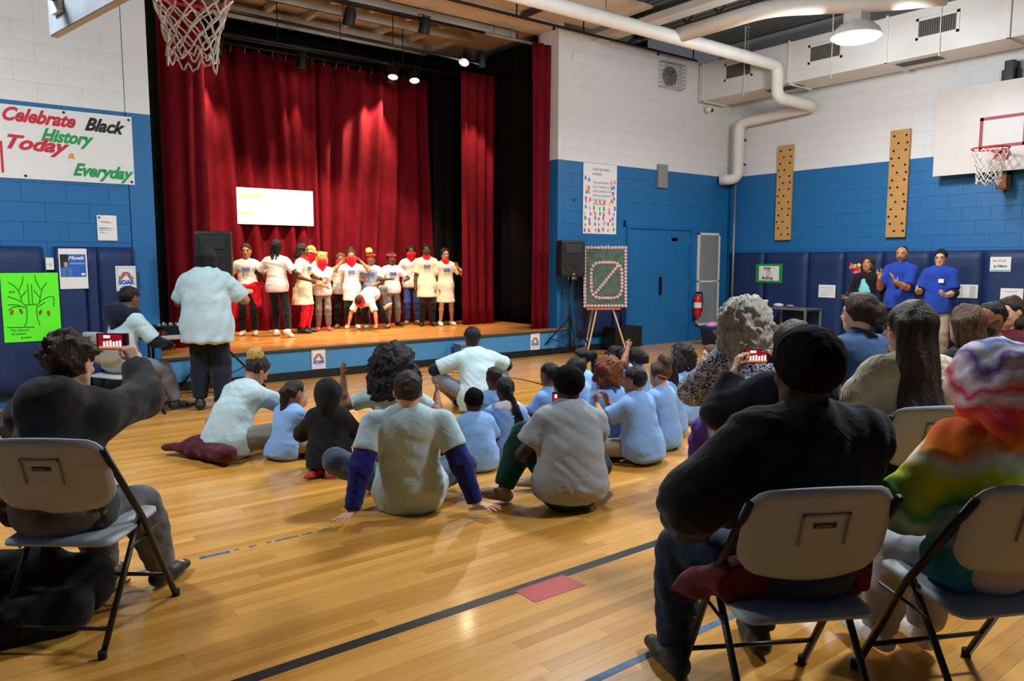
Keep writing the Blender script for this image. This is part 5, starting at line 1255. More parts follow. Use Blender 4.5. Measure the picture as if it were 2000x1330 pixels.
def face_parts(K, sp, parent):
    h = K.hs; MEW = mat('eye_white', rgb(196, 188, 178), rough=.3, var=0); MEI = mat('eye_iris', rgb(40, 26, 18), rough=.15, var=0)
    br = sp['hair'][1] if sp.get('hair') else M_BLACK
    Mh = Matrix(K.RH.tolist()).to_4x4(); Mh.translation = Vector(K.C)
    for s in (1, -1):
        e = MB().ball((s * .145 * h, .302 * h, -.005 * h), .062 * h, 10, sc=(1, .8, .62), M=Mh).build('eye', MEW, parent, smooth=True)
        MB().ball((s * .145 * h, .346 * h, -.005 * h), .033 * h, 8, sc=(1, .45, 1.0), M=Mh).build('iris', MEI, e, smooth=True)
        MB().tube([Mh @ Vector((s * x * h, y * h, z * h)) for x, y, z in ((.06, .362, .075), (.14, .352, .105), (.23, .285, .08))], [.014 * h, .018 * h, .008 * h], 6).build('eyebrow', br, parent, smooth=True)
    ml = sp.get('lips', 'lip_' + sp['skin'].name)
    mm = mat(ml, tuple(x * y for x, y in zip(sp['skincol'], (.80, .52, .52))), rough=.4, var=.05)
    mb = MB(); mb.tube([Mh @ Vector((x * h, y * h, z * h)) for x, y, z in ((-.095, .318, -.285), (-.04, .356, -.268), (.0, .360, -.275), (.04, .356, -.268), (.095, .318, -.285))], [.006 * h, .016 * h, .014 * h, .016 * h, .006 * h], 6); mb.tube([Mh @ Vector((x * h, y * h, z * h)) for x, y, z in ((-.09, .318, -.288), (0, .360, -.308), (.09, .318, -.288))], [.006 * h, .021 * h, .006 * h], 6); mb.build('lips', mm, parent, smooth=True)
SK = {'d1': rgb(58, 36, 26), 'd2': rgb(92, 58, 40), 'd3': rgb(128, 84, 58), 'm': rgb(176, 124, 90), 'l': rgb(212, 164, 134), 'l2': rgb(226, 184, 156)}
def person(name, loc, heading, label, sp, z=0.0, group=None):
    t = thing(name, (loc[0], loc[1], z), -math.radians(heading), label, 'person', group)
    vox = sp.get('vox', .010) * 1.42; sp['skincol'] = SK[sp.get('sk', 'd3')]; sp['skin'] = skinmat('skin_' + sp.get('sk', 'd3'), sp['skincol'])
    K = skeleton(sp); sp['K'] = K
    z0 = sp.get('z0', .002); lim = ()
    if sp.get('chair'):   # lean against the chair's back, never through it
        cx_, cy_, ch_ = sp['chair']; a_ = math.radians(heading); dx, dy = cx_ - loc[0], cy_ - loc[1]; co = V3(dx * math.cos(a_) - dy * math.sin(a_), dx * math.sin(a_) + dy * math.cos(a_), 0); rr = rotm('Z', heading - ch_)
        lim = ((co + rr @ V3(0, -.165, .700), rr @ V3(0, -math.cos(.268), -math.sin(.268))),)
    B = body_field(K, sp); B.clip((0, 0, z0 + .004), (0, 0, -1)) if z0 is not None else None
    for q in lim: B.clip(*q)
    field_obj('body', B, sp['bvox'] * 1.22 if 'bvox' in sp else vox * 1.1, sp['skin'], t, None, 1)
    seed = int(abs(loc[0] * 31 + loc[1] * 17)) + 1
    if sp.get('pants'):
        m, o = sp['pants']; o = dict(o); wa = o.pop('wr', .010); nm = o.pop('name', 'trousers'); lb = o.pop('label', None); field_obj(nm, pants_field(K, sp, z0=z0, **o), vox, m, t, (wa, 26, seed), 1, lb)
    if sp.get('shirt'):
        m, o = sp['shirt']; o = dict(o); wa = o.pop('wr', .009); nm = o.pop('name', 'shirt'); lb = o.pop('label', None); fq = o.pop('fq', 22); SF = shirt_field(K, sp, z0=.440 if lim else z0, **o); [SF.clip(*q) for q in lim]; field_obj(nm, SF, vox, m, t, (wa, fq, seed + 2, True, (1, 1, 1.35)), 1, lb, lim)
    if sp.get('under'):
        m, o = sp['under']; o = dict(o); nm = o.pop('name', 'sleeves'); SF = shirt_field(K, sp, z0=.440 if lim else z0, **o); [SF.clip(*q) for q in lim]; field_obj(nm, SF, vox, m, t, (.008, 34, seed + 3), 1, None, lim)
    if sp.get('shoes'):
        for s in (1, -1): field_obj('shoe', shoe_field(K, s, z0, sp.get('boot', 0)), vox * .8, sp['shoes'], t, None, 1)
    hair_obj(K, sp, t, vox)
    if sp.get('face', True) and sp.get('features', True): face_parts(K, sp, t)
    if sp.get('extra'): sp['extra'](K, sp, t, vox)
    return t
# ------------------------------------------------------------------ pose presets (H scaled)
def pose_cross(H, w=1.0, **k):
    d = dict(H=H, w=w, pelvis=(0, 0, .080 * H * w), lean=(8, 12), legR=dict(t=(-.055 * H, .20 * H, .045 * H), pole=(1, .55, .12), toe=(-1, .3, 0)), legL=dict(t=(.055 * H, .15 * H, .045 * H), pole=(-1, .55, .12), toe=(1, .3, 0)),
             armR=dict(t=(.07 * H, .22 * H, .17 * H), pole=(1, -.3, -.6)), armL=dict(t=(-.07 * H, .22 * H, .17 * H), pole=(-1, -.3, -.6)))
    d.update(k); return d
def pose_chair(H, w=1.0, seat=.448, **k):
    d = dict(H=H, w=w, pelvis=(0, -.02, seat + .068 * H * w), lean=(-4, 4), legR=dict(t=(.085 * H, .30 * H, .045 * H), pole=(.15, 1, 1)), legL=dict(t=(-.085 * H, .27 * H, .045 * H), pole=(-.15, 1, 1)),
             armR=dict(t=(.08 * H, .20 * H, seat + .15 * H), pole=(1, -.4, -.6)), armL=dict(t=(-.08 * H, .20 * H, seat + .15 * H), pole=(-1, -.4, -.6)))
    d.update(k); return d
def pose_stand(H, w=1.0, **k):
    d = dict(H=H, w=w, pelvis=(0, 0, .522 * H), lean=(0, 2), legR=dict(t=(.065 * H, 0, .042 * H)), legL=dict(t=(-.065 * H, .02 * H, .042 * H)),
             armR=dict(t=(.16 * H, .04 * H, .50 * H), pole=(.4, -1, 0)), armL=dict(t=(-.16 * H, .04 * H, .50 * H), pole=(-.4, -1, 0)))
    d.update(k); return d
# ================================================================== WARDROBE
HA = hairmat('hair_black_coils', rgb(15, 13, 12), bump=.25, stretch=(5, 5, 5), rough=.9); HA.node_tree.nodes['Principled BSDF'].inputs['Specular IOR Level'].default_value = .1; HB = hairmat('hair_black', rgb(17, 14, 13)); HD = hairmat('hair_dark_brown', rgb(46, 33, 25)); HM = hairmat('hair_brown', rgb(84, 60, 42)); HR = hairmat('hair_auburn', rgb(124, 62, 30)); HG = hairmat('hair_grey', rgb(176, 170, 158), var=.3); HY = hairmat('hair_blond', rgb(206, 164, 92)); HYB = hairmat('hair_bright_yellow', rgb(240, 206, 110))
TB = fabric('tee_pale_blue', rgb(178, 203, 208)); TW = fabric('tee_white', rgb(228, 228, 226)); TC = fabric('tee_cream', rgb(232, 224, 196)); TG = fabric('tee_grey', rgb(150, 156, 160)); TS = fabric('tee_steel', rgb(150, 164, 184))
PB = fabric('polo_light_blue', rgb(132, 172, 222)); NV = fabric('navy_sleeve', rgb(24, 30, 104)); NVD = fabric('navy_hoodie', rgb(18, 24, 46)); JN = fabric('jeans_slate', rgb(72, 88, 106)); JG = fabric('jeans_grey', rgb(112, 118, 130)); JD = fabric('jeans_navy', rgb(26, 32, 48)); JB = fabric('jeans_blue', rgb(46, 74, 150))
BK = fabric('cloth_black', rgb(20, 20, 22)); CH = fabric('cloth_charcoal', rgb(52, 51, 50)); KH = fabric('cloth_khaki', rgb(150, 140, 122)); GY = fabric('cloth_grey', rgb(120, 120, 116)); GN = fabric('cloth_dark_green', rgb(14, 58, 44)); RD = fabric('cloth_red', rgb(214, 20, 44)); MAR = fabric('cloth_maroon', rgb(74, 22, 34)); CR = fabric('cable_knit_cream', rgb(206, 196, 170), wr=1.2); DN = fabric('denim_blue', rgb(52, 80, 116)); ROY = fabric('royal_polo', rgb(32, 62, 152)); TEAL = fabric('top_teal', rgb(120, 196, 196)); PUR = fabric('cloth_purple', rgb(74, 40, 140))
SHW = mat('shoe_white', rgb(222, 218, 206), rough=.6); SHB = mat('shoe_black', rgb(24, 24, 25), rough=.5); SHP = mat('shoe_pink', rgb(230, 70, 130), rough=.6); SHR = mat('shoe_red', rgb(176, 36, 44), rough=.6, var=.4, scale=30); SHT = mat('shoe_tan', rgb(150, 130, 108), rough=.7); PINK = fabric('pink_ribbon', rgb(240, 120, 190)); PBL = fabric('ribbon_pale_blue', rgb(176, 206, 236)); ORG = fabric('scrunchie_orange', rgb(236, 150, 60))
def pattern_mat():
    m, nt, b = _nt('scroll_print'); N = nt.nodes; L = nt.links
    tc = N.new('ShaderNodeTexCoord'); n = N.new('ShaderNodeTexNoise'); n.inputs['Scale'].default_value = 9; L.new(tc.outputs['Object'], n.inputs['Vector'])
    mx = N.new('ShaderNodeVectorMath'); mx.operation = 'ADD'; L.new(tc.outputs['Object'], mx.inputs[0]); sc = N.new('ShaderNodeVectorMath'); sc.operation = 'SCALE'; sc.inputs['Scale'].default_value = .06; L.new(n.outputs['Color'], sc.inputs[0]); L.new(sc.outputs[0], mx.inputs[1])
    v = N.new('ShaderNodeTexVoronoi'); v.feature = 'DISTANCE_TO_EDGE'; v.inputs['Scale'].default_value = 52; L.new(mx.outputs[0], v.inputs['Vector'])
    w = N.new('ShaderNodeTexVoronoi'); w.inputs['Scale'].default_value = 52; L.new(mx.outputs[0], w.inputs['Vector'])
    r = N.new('ShaderNodeValToRGB'); r.color_ramp.interpolation = 'CONSTANT'; e = r.color_ramp.elements; e[0].position = 0; e[0].color = (*rgb(24, 26, 46), 1); e[1].position = .16; e[1].color = (*rgb(206, 208, 216), 1); q = e.new(.36); q.color = (*rgb(30, 34, 62), 1); q = e.new(.60); q.color = (*rgb(196, 198, 210), 1)
    L.new(w.outputs['Distance'], r.inputs['Fac']); L.new(r.outputs['Color'], b.inputs['Base Color']); b.inputs['Roughness'].default_value = .85
    MATS['scroll_print'] = m; return m
PAT = pattern_mat()
def tiedye():
    m, nt, b = _nt('tie_dye'); N = nt.nodes; L = nt.links
    tc = N.new('ShaderNodeTexCoord'); n = N.new('ShaderNodeTexNoise'); n.inputs['Scale'].default_value = 7; n.inputs['Detail'].default_value = 6; L.new(tc.outputs['Object'], n.inputs['Vector'])
    s = N.new('ShaderNodeSeparateXYZ'); L.new(tc.outputs['Object'], s.inputs[0])
    a = N.new('ShaderNodeMath'); a.operation = 'MULTIPLY_ADD'; a.inputs[1].default_value = .24; L.new(n.outputs['Fac'], a.inputs[0]); L.new(s.outputs['Z'], a.inputs[2])
    mr = N.new('ShaderNodeMapRange'); mr.inputs['From Min'].default_value = .56; mr.inputs['From Max'].default_value = 1.40; L.new(a.outputs[0], mr.inputs['Value'])
    r = N.new('ShaderNodeValToRGB'); e = r.color_ramp.elements
    st = [(0, (30, 120, 130)), (.10, (20, 110, 150)), (.20, (24, 140, 150)), (.28, (170, 200, 200)), (.33, (30, 150, 90)), (.40, (180, 205, 40)), (.47, (226, 214, 40)), (.53, (230, 225, 190)), (.58, (236, 130, 30)), (.65, (226, 90, 30)), (.70, (214, 40, 70)), (.76, (220, 210, 214)), (.80, (206, 40, 80)), (.84, (224, 214, 222)), (.88, (104, 60, 150)), (.92, (226, 220, 230)), (.96, (40, 80, 160)), (1, (220, 226, 236))]
    e[0].position = 0; e[0].color = (*rgb(*st[0][1]), 1); e[1].position = 1; e[1].color = (*rgb(*st[-1][1]), 1)
    for p, c in st[1:-1]: q = e.new(p); q.color = (*rgb(*c), 1)
    L.new(mr.outputs[0], r.inputs['Fac']); L.new(r.outputs['Color'], b.inputs['Base Color']); b.inputs['Roughness'].default_value = .9
    MATS['tie_dye'] = m; return m
TIE = tiedye()
# ------------------------------------------------------------------ accessories
def headband(K, t, vox, m, z0=.16, z1=.34, g=.075, tilt=.12, name='headband'):
    F = Field(); F.ell(hp_(K, 0, -.075, .13), V3(.335 + g, .415 + g, .37 + g) * K.hs, K.RH, clip=[(hp_(K, 0, 0, z1), K.RH @ V3(0, tilt, 1)), (hp_(K, 0, 0, z0), K.RH @ V3(0, -tilt, -1))]); field_obj(name, F, vox * .8, m, t, None, 1)
def scarf(K, t, vox, m, up=0.0):
    F = Field(); h = K.hs; F.cone(hp_(K, 0, .0, -.68), hp_(K, 0, .02, -.52), .36 * h, .32 * h, k=.02); F.cone(hp_(K, 0, .16, -.66), hp_(K, 0, .30, -.92), .24 * h, .04 * h, k=.03, flat=(K.F2, .5))
    field_obj('bandana', F, vox * .8, m, t, (.03 * h, 40, 2), 1)
def facemask(K, t, vox, m):
    F = Field(); h = K.hs; F.ell(hp_(K, 0, .05, -.2), V3(.36, .40, .36) * h, K.RH, clip=[(hp_(K, 0, 0, .0), K.RH @ V3(0, .1, 1)), (hp_(K, 0, -.2, 0), K.RH @ V3(0, -1, 0))]); F.cone(hp_(K, 0, .30, -.3), hp_(K, 0, .33, -.95), .26 * h, .05 * h, k=.04, flat=(K.F2, .45)); F.cone(hp_(K, 0, .0, -.6), hp_(K, 0, .0, -.4), .34 * h, .34 * h, k=.02)
    field_obj('bandana', F, vox * .8, m, t, (.03 * h, 40, 2), 1)
def chest_print(K, t, m=None):
    m = m or mat('shirt_print_blue', rgb(92, 112, 190), rough=.8); H = K.H; c = K.W + (K.N - K.W) * .50 + K.F2 * (.098 * H * .72 + .030); mb = MB()
    for i, (x, h_) in enumerate(((-.045, .05), (-.02, .06), (.005, .045), (.028, .055), (.045, .05))):
        p = c + K.X2 * x; M_ = Matrix((list(K.X2) + [p[0]], list(K.F2) + [p[1]], list(K.T2) + [p[2]], [0, 0, 0, 1])); M_ = Matrix(np.array([[K.X2[0], K.F2[0], K.T2[0], p[0]], [K.X2[1], K.F2[1], K.T2[1], p[1]], [K.X2[2], K.F2[2], K.T2[2], p[2]], [0, 0, 0, 1]]).tolist())
        mb.box((-.008, -.045, -h_ / 2), (.008, .004, h_ / 2), .002, M=M_)
    mb.build('shirt_print', m, t)
def hood_up(K, t, vox, m, wr=None, g=1.0):
    F = Field(); h = K.hs; R = K.RH
    F.ell(hp_(K, 0, -.09, .10), V3(.46 * g, .52 * g, .50 * g) * h, R, k=.05); F.cone(hp_(K, 0, -.12, -.1), K.N - K.F2 * .03, .40 * h * g, .36 * h * g, k=.06); F.cone(hp_(K, 0, -.3, .2), hp_(K, 0, -.45, -.25), .2 * h, .16 * h, k=.08)
    F.ell(hp_(K, 0, .52, -.08), V3(.33, .42, .46) * h, R, k=.03, sub=True)
    return field_obj('hood', F, vox, m, t, wr or (.012, 26, 4), 1)
def glasses(K, t):
    h = K.hs; M_ = Matrix(np.block([[K.RH, K.C[:, None]], [np.zeros((1, 3)), np.ones((1, 1))]]).tolist()); mb = MB()
    for s in (1, -1):
        mb.tube([M_ @ Vector((s * .15 * h + .085 * h * math.cos(a), .40 * h, -.01 * h + .06 * h * math.sin(a))) for a in [i * PI / 6 for i in range(12)]], .010 * h, 5, closed=True); mb.tube([M_ @ Vector((s * .235 * h, .39 * h, .0)), M_ @ Vector((s * .345 * h, -.02 * h, .02 * h))], .010 * h, 5)
    mb.tube([M_ @ Vector((-.065 * h, .405 * h, .01 * h)), M_ @ Vector((.065 * h, .405 * h, .01 * h))], .010 * h, 5); mb.build('glasses', M_BLACK, t)
def beard(K, t, vox, m):
    F = Field(); h = K.hs; F.ell(hp_(K, 0, .10, -.30), V3(.275, .265, .24) * h, K.RH, clip=[(hp_(K, 0, .0, -.22), K.RH @ V3(0, -.15, 1)), (hp_(K, 0, -.02, 0), K.RH @ V3(0, -1, .2))]); F.cone(hp_(K, -.09, .345, -.225), hp_(K, .09, .345, -.225), .03 * h, k=.02); field_obj('beard', F, vox * .7, m, t, (.02 * h, 90, 2), 0)
def phone(loc, heading, w, h, label, tilt=0.0, upright=False, case=None):
    """a handset whose lit screen faces the holder (-y local)"""
    t = thing('smartphone', loc, -math.radians(heading), label, 'phone', 'smartphones filming the stage'); Mx = Matrix.Rotation(tilt, 4, 'X')
    MB().box((-w / 2, -.004, -h / 2), (w / 2, .004, h / 2), .003, M=Mx).build('phone_body', case or M_BLACK, t)
    def em(n, c, s): return mat('screen_' + n, c, rough=.3, var=0, emit=c, estr=s)
    sx = w * .86 if not upright else w * .9; sz = h * .86 if not upright else h * .84
    def rect(x0, z0, x1, z1, m, y=-.0046): MB().box((x0 * sx, y, z0 * sz), (x1 * sx, y + .0004, z1 * sz), M=Mx).build('screen_image', m, t)
    rect(-.5, -.5, .5, .5, em('red', rgb(150, 14, 30), .8)); rect(-.5, -.5, .5, -.3, em('wood', rgb(220, 130, 70), .8), -.0050); rect(.36, -.5, .5, .5, em('dark', rgb(20, 8, 10), .6), -.0051)
    rect(-.32, .24, -.08, .44, em('white', rgb(235, 235, 235), 1.0), -.0052)
    for i in range(6): rect(-.34 + i * .115, -.36, -.26 + i * .115, .0 + .04 * (i % 3), em('white', rgb(235, 235, 235), 1.0), -.0052)
    return t
# ================================================================== FLOOR AUDIENCE
def P_(loc, hd, label, sp, **k): return person('person', loc, hd, label, sp, **k)
# man leaning back on his hands
P_((2.24, 3.93), 31, 'man in pale tee over navy sleeves leaning back on both hands', pose_cross(1.62, 1.10, sk='l', vox=.008, bvox=.0055, hs=.232, sw=.126, lean=(-14, -8), head=(0, -4, 0), face=False, neck=.012,
   armR=dict(t=(.40, -.19, .05), pole=(.25, -.9, .2), dir=(.75, -.55, -.05), palm=(0, 0, -1), curl=.06, spread=.22), armL=dict(t=(-.33, -.26, .05), pole=(-.25, -.9, .2), dir=(-.35, -.9, -.05), palm=(0, 0, -1), curl=.06, spread=.22),
   legL=dict(t=(-.26, .36, .08), pole=(-1, -.15, .55), toe=(-.2, 1, 0)), legR=dict(t=(.0, .45, .09), pole=(1, .5, .2), toe=(-1, .3, 0)),
   hair=('short', hairmat('hair_faded_brown', rgb(52, 42, 35)), dict(g=.7, nape=-.5, ears=True)), shirt=(TB, dict(sleeve=.62, hem=.07, e=.016, loose=.02, wr=.009)), under=(NV, dict(sleeve=1.96, hem=0, e=.006, name='navy_undershirt', sl_w=1.08)), pants=(JN, dict(e=.014)), shoes=SHT))
# woman in grey tee with green trousers
P_((3.02, 3.34), 22, 'woman in grey tee and dark green trousers sitting cross-legged', pose_cross(1.50, 1.28, sk='d1', vox=.008, hs=.232, sw=.106, lean=(5, 15), roll=5, head=(-8, 8, 0), face=False, belly=.3,
   armR=dict(t=(.09, .27, .50), pole=(1, -.4, -.5), curl=.6), armL=dict(t=(-.10, .22, .34), pole=(-1, -.6, -.3), curl=.6),
   legL=dict(t=(-.38, .20, .075), pole=(-.6, .8, .75), toe=(-.85, -.1, .25)), legR=dict(t=(-.05, .40, .08), pole=(1, .5, .15), toe=(-1, .2, 0)),
   hair=('short', HA, dict(g=1.5, nape=-.42, rough=.02)), shirt=(TG, dict(sleeve=.72, hem=.012, e=.018, loose=.03, wr=.010, zc=.10)), pants=(GN, dict(e=.016, wide=1.15)), shoes=SHT))
phone((3.187, 3.653, .59), 30, .072, .135, 'small phone held upright by the woman in the grey tee', upright=True)
# boy in blue polo clapping
P_((4.16, 3.80), 352, 'boy in light blue polo and khaki trousers clapping on the floor', pose_cross(1.24, 1.22, sk='m', vox=.009, bvox=.007, hs=.20, lean=(10, 12), head=(-10, 0, 0),
   armR=dict(t=(.01, .34, .40), pole=(1, -.2, -1), dir=(-.1, .3, 1), palm=(-1, 0, .2), curl=.35), armL=dict(t=(-.12, .34, .41), pole=(-1, 0, -1), dir=(.1, .3, 1), palm=(1, 0, .2), curl=.35), hair=('short', HB, dict(g=.9, nape=-.25, ears=True)), shirt=(PB, dict(sleeve=.75, hem=.08, e=.014, loose=.025, collar=True, zc=.05)), pants=(KH, dict(e=.012)), shoes=SHB))
# black hooded child kneeling
def ex(K, sp, t, vox): hood_up(K, t, vox, mat('hoodie_speckled', rgb(14, 14, 16), rough=.95, var=.5, scale=60))
P_((2.16, 4.92), 27, 'small child in a black speckled hoodie kneeling on red shoes', pose_cross(1.0, 1.12, sk='d2', vox=.009, hs=.19, lean=(2, 6), pelvis=(0, 0, .155), features=False, legR=dict(t=(.075, -.05, .045), pole=(.2, 1, -.2), toe=(-.75, -.75, 0)), legL=dict(t=(-.075, -.05, .045), pole=(-.2, 1, -.2), toe=(-.75, -.75, 0)), armR=dict(t=(.10, .2, .25), pole=(1, -.4, -.4)), armL=dict(t=(-.10, .2, .25), pole=(-1, -.4, -.4)),
   hair=('short', HB), shirt=(mat('hoodie_speckled', rgb(14, 14, 16), rough=.95, var=.5, scale=60), dict(sleeve=1.95, hem=.085, e=.02, loose=.02, flare=.02, name='hoodie')), pants=(BK, {}), shoes=SHR, extra=ex))
# girl with ponytail
P_((2.06, 5.56), 74, 'small girl in light blue polo with a long wavy ponytail', pose_cross(1.02, 1.1, sk='m', vox=.009, hs=.185, lean=(12, 26), head=(2, 8, 0), armR=dict(t=(.06, .30, .13), pole=(1, -.2, -.5)), armL=dict(t=(-.06, .30, .20), pole=(-1, -.2, -.5)), hair=('pony', HD, dict(at=(0, -.42, .12), L=.34, bow=.05, pw=1.1, ears=True)), shirt=(PB, dict(sleeve=.8, hem=.07, e=.012, loose=.02)), pants=(KH, dict(e=.010)), shoes=SHB))
# woman with blond topknot reaching forward
def ex(K, sp, t, vox):
    F = Field(); F.cone(K.P + V3(-.22, -.1, -.06), K.P + V3(.18, -.16, -.05), .11, .08, k=.05, flat=(V3(0, 0, 1), .75)); F.cone(K.P + V3(-.20, -.12, -.06), K.P + V3(-.46, -.22, -.075), .09, .035, k=.05, flat=(V3(0, 0, 1), .6)); F.clip((0, 0, .004), (0, 0, -1)); field_obj('tied_jacket', F, vox, MAR, t, (.015, 24, 3), 1)
    tie = Field(); tie.ell(hp_(K, 0, -.32, .42), V3(.2, .2, .06) * K.hs, K.RH); field_obj('hair_tie', tie, vox, ORG, t, None, 1)
P_((1.74, 5.84), 70, 'woman in pale tee with a blond topknot and maroon jacket round her waist', pose_cross(1.50, 1.15, sk='m', vox=.009, bvox=.007, hs=.22, lean=(16, 38), head=(6, 30, 0), armR=dict(t=(.10, .62, .30), pole=(1, -.2, -.6), dir=(.1, 1, .4), palm=(-1, 0, .2)), armL=dict(t=(-.10, .60, .36), pole=(-1, -.2, -.6), dir=(.1, 1, .5), palm=(1, 0, .2)), legR=dict(t=(.22, .55, .07), pole=(1, .6, .25), toe=(.3, 1, 0)), legL=dict(t=(-.1, .40, .07), pole=(-1, .5, .15), toe=(1, .4, 0)), hair=('bun', HD, dict(at=(0, -.34, .46), br=.26, m2=HY, g=.8)), shirt=(TB, dict(sleeve=.8, hem=.06, e=.014, loose=.025, wr=.006)), pants=(GY, dict(e=.014, wide=1.15)), shoes=SHB, extra=ex))
# woman with big dark curls, arms raised
P_((2.70, 4.95), 22, 'woman with long black curly hair raising both open hands', pose_cross(1.45, 1.1, sk='d3', vox=.010, bvox=.008, hs=.22, lean=(2, 6), head=(0, 2, 0), face=False, armL=dict(t=(-.36, .14, .63), pole=(-1, .0, -1), dir=(-.12, .1, 1), palm=(1, .4, 0), curl=.2, spread=.3), armR=dict(t=(.36, .22, .46), pole=(1, -.2, -1), dir=(.2, .5, .8), palm=(-1, .2, .1), curl=.35), hair=('curly', HB, dict(B=.68, L=.30, seed=3, n=2.0)), shirt=(TB, dict(sleeve=.7, hem=.05)), pants=(BK, {}), shoes=SHB))
# little boy
P_((3.06, 4.38), 20, 'smallest boy in light blue polo with close black hair', pose_cross(.98, 1.2, sk='d1', vox=.009, hs=.185, lean=(6, 24), head=(0, 6, 0), face=False, hair=('short', HA, dict(g=.9)), shirt=(PB, dict(sleeve=.8, hem=.08, e=.012, loose=.025)), pants=(NVD, {}), shoes=SHB))
# braided girl with white hood
def ex(K, sp, t, vox):
    F = Field(); b = K.N - K.F2 * .06; F.cone(b + K.X2 * .07, b - K.X2 * .07, .035, k=.02); F.cone(b, b - K.T2 * .06, .045, .02, k=.03); field_obj('hood', F, vox, TW, t, (.008, 40, 2), 1)
P_((3.38, 4.44), 24, 'girl in light blue polo with dark braids over a white hood', pose_cross(1.08, 1.1, sk='d2', vox=.009, hs=.19, lean=(6, 18), head=(4, 4, 0), face=False, hair=('braids', HB, dict(base=(.05, -.44, .06), L=.30, nb=20, sx=.07, back=.06, bs=.12)), shirt=(PB, dict(sleeve=.9, hem=.08, e=.012, loose=.022)), pants=(NVD, {}), shoes=SHB, extra=ex))
# shaved child behind the braids
P_((3.62, 4.92), 20, 'child with shaved brown head behind the braided girl', pose_cross(1.12, 1.05, sk='d2', vox=.010, hs=.19, lean=(4, 10), face=False, hair=('short', hairmat('hair_shaved', rgb(48, 30, 22)), dict(g=.15)), shirt=(PB, dict(sleeve=.8, hem=.06)), pants=(NVD, {}), shoes=SHB))
# man near the stage
P_((4.30, 6.12), 12, 'man in pale tee sitting hunched in front of the stage', pose_cross(1.56, 1.15, sk='d1', vox=.010, hs=.222, lean=(10, 24), head=(0, 6, 0), face=False, sw=.108, armR=dict(t=(.22, .36, .40), pole=(1, -.2, -.2), dir=(-.2, 1, -.2), curl=.4), armL=dict(t=(-.22, .36, .40), pole=(-1, -.2, -.2), dir=(.2, 1, -.2), curl=.4), legL=dict(t=(-.10, .36, .07), pole=(-1, .3, .8), toe=(.3, 1, 0)), legR=dict(t=(.10, .36, .07), pole=(1, .3, .8), toe=(-.3, 1, 0)), hair=('short', HB, dict(g=.6)), shirt=(TB, dict(sleeve=.85, hem=.08, e=.016, loose=.03)), under=(NVD, dict(sleeve=1.9, hem=0, e=.004, name='navy_undershirt')), pants=(JG, dict(e=.012)), shoes=SHB))
# block of pupils
def kid(loc, hd, label, hair, H=1.22, sk='d3', shirt=PB, **k):
    ex_ = k.pop('extra', None)
    d = pose_cross(H, 1.05, sk=sk, vox=.0115, hs=.195, lean=(5, 10), hair=hair, shirt=(shirt, dict(sleeve=.75, hem=.06, loose=.015, wr=.008)), pants=(KH, {}), shoes=SHB, extra=ex_); d.update(k)
    return P_(loc, hd, label, d, group='pupils sitting on the floor')
kid((4.28, 4.24), 356, 'pupil with thick auburn hair in light blue polo', ('curly', HR, dict(B=.50, L=.02, seed=2, n=.7)), 1.27, 'm', face=False)
def ex(K, sp, t, vox):
    F = Field()
    for i in range(9): a = i * .7; F.ell(hp_(K, .14 * math.cos(a), -.10 + .14 * math.sin(a), .62), V3(.11, .11, .10) * K.hs, K.RH, k=.02)
    field_obj('hair_bobble', F, vox * .8, PINK, t, None, 1)
    F = Field(); F.cone(hp_(K, 0, -.1, .62), hp_(K, .03, -.08, .95), .05 * K.hs, .02 * K.hs); field_obj('hair_tuft', F, vox * .7, HM, t, None, 1)
kid((3.80, 4.20), 335, 'small girl with a pink bobble in her loose brown hair', ('bob', HM, dict(L=.10, wd=1.1)), 1.16, 'm', extra=ex)
kid((4.00, 4.62), 350, 'slim boy with short dark hair at the left of the pupils', ('short', HB, dict(g=.8, ears=True)), 1.18, 'd3')
kid((4.38, 4.72), 345, 'pupil with round black hair left of the auburn-haired pupil', ('short', HB, dict(g=1.5)), 1.18, 'd2', face=False)
kid((4.86, 5.16), 285, 'girl in profile with a dark ponytail before the easel', ('pony', HB, dict(at=(0, -.40, .25), L=.22, pw=1.3, ears=True)), 1.22, 'd3')
kid((5.12, 5.0), 10, 'dark-haired pupil just behind the auburn-haired pupil', ('curly', HB, dict(B=.46, L=.0, n=.5)), 1.18, 'd2', face=False)
def ex(K, sp, t, vox):
    F = Field(); c = hp_(K, .22, -.34, -.12); F.ell(c + K.X2 * .03, V3(.03, .015, .022), None, k=.01); F.ell(c - K.X2 * .03, V3(.03, .015, .022), None, k=.01); F.ell(c - V3(0, 0, .03), V3(.014, .012, .03), None, k=.01); field_obj('hair_bow', F, vox * .6, PBL, t, None, 1)
kid((5.20, 4.78), 335, 'girl raising one hand with a pale blue bow in black hair', ('bun', HB, dict(at=(.1, -.40, .0), br=.26, g=1.4)), 1.24, 'd3', extra=ex, armL=dict(t=(-.10, .10, .70), pole=(-1, 0, -.6), dir=(.5, .2, .8), palm=(1, .3, 0), curl=.3), bvox=.009)
def ex(K, sp, t, vox): headband(K, t, vox, fabric('headband_salmon', rgb(226, 130, 120)), .02, .12, .085, -.35)
kid((4.62, 3.98), 345, 'girl with messy brown bun and salmon headband', ('bun', HM, dict(at=(.05, -.30, .55), br=.26, g=1.3)), 1.25, 'l', extra=ex, face=False)
kid((5.02, 4.26), 350, 'girl with long straight dark hair among the pupils', ('long', HB, dict(L=.30, wd=1.1)), 1.26, 'd3', face=False)
kid((5.52, 4.50), 350, 'pupil with full black hair behind the long-haired girl', ('curly', HB, dict(B=.48, L=.05, n=.6)), 1.24, 'd2', face=False)
kid((6.05, 4.98), 300, 'pupil at the back right of the block glancing sideways', ('short', HB, dict(g=.8, ears=True)), 1.2, 'd3')
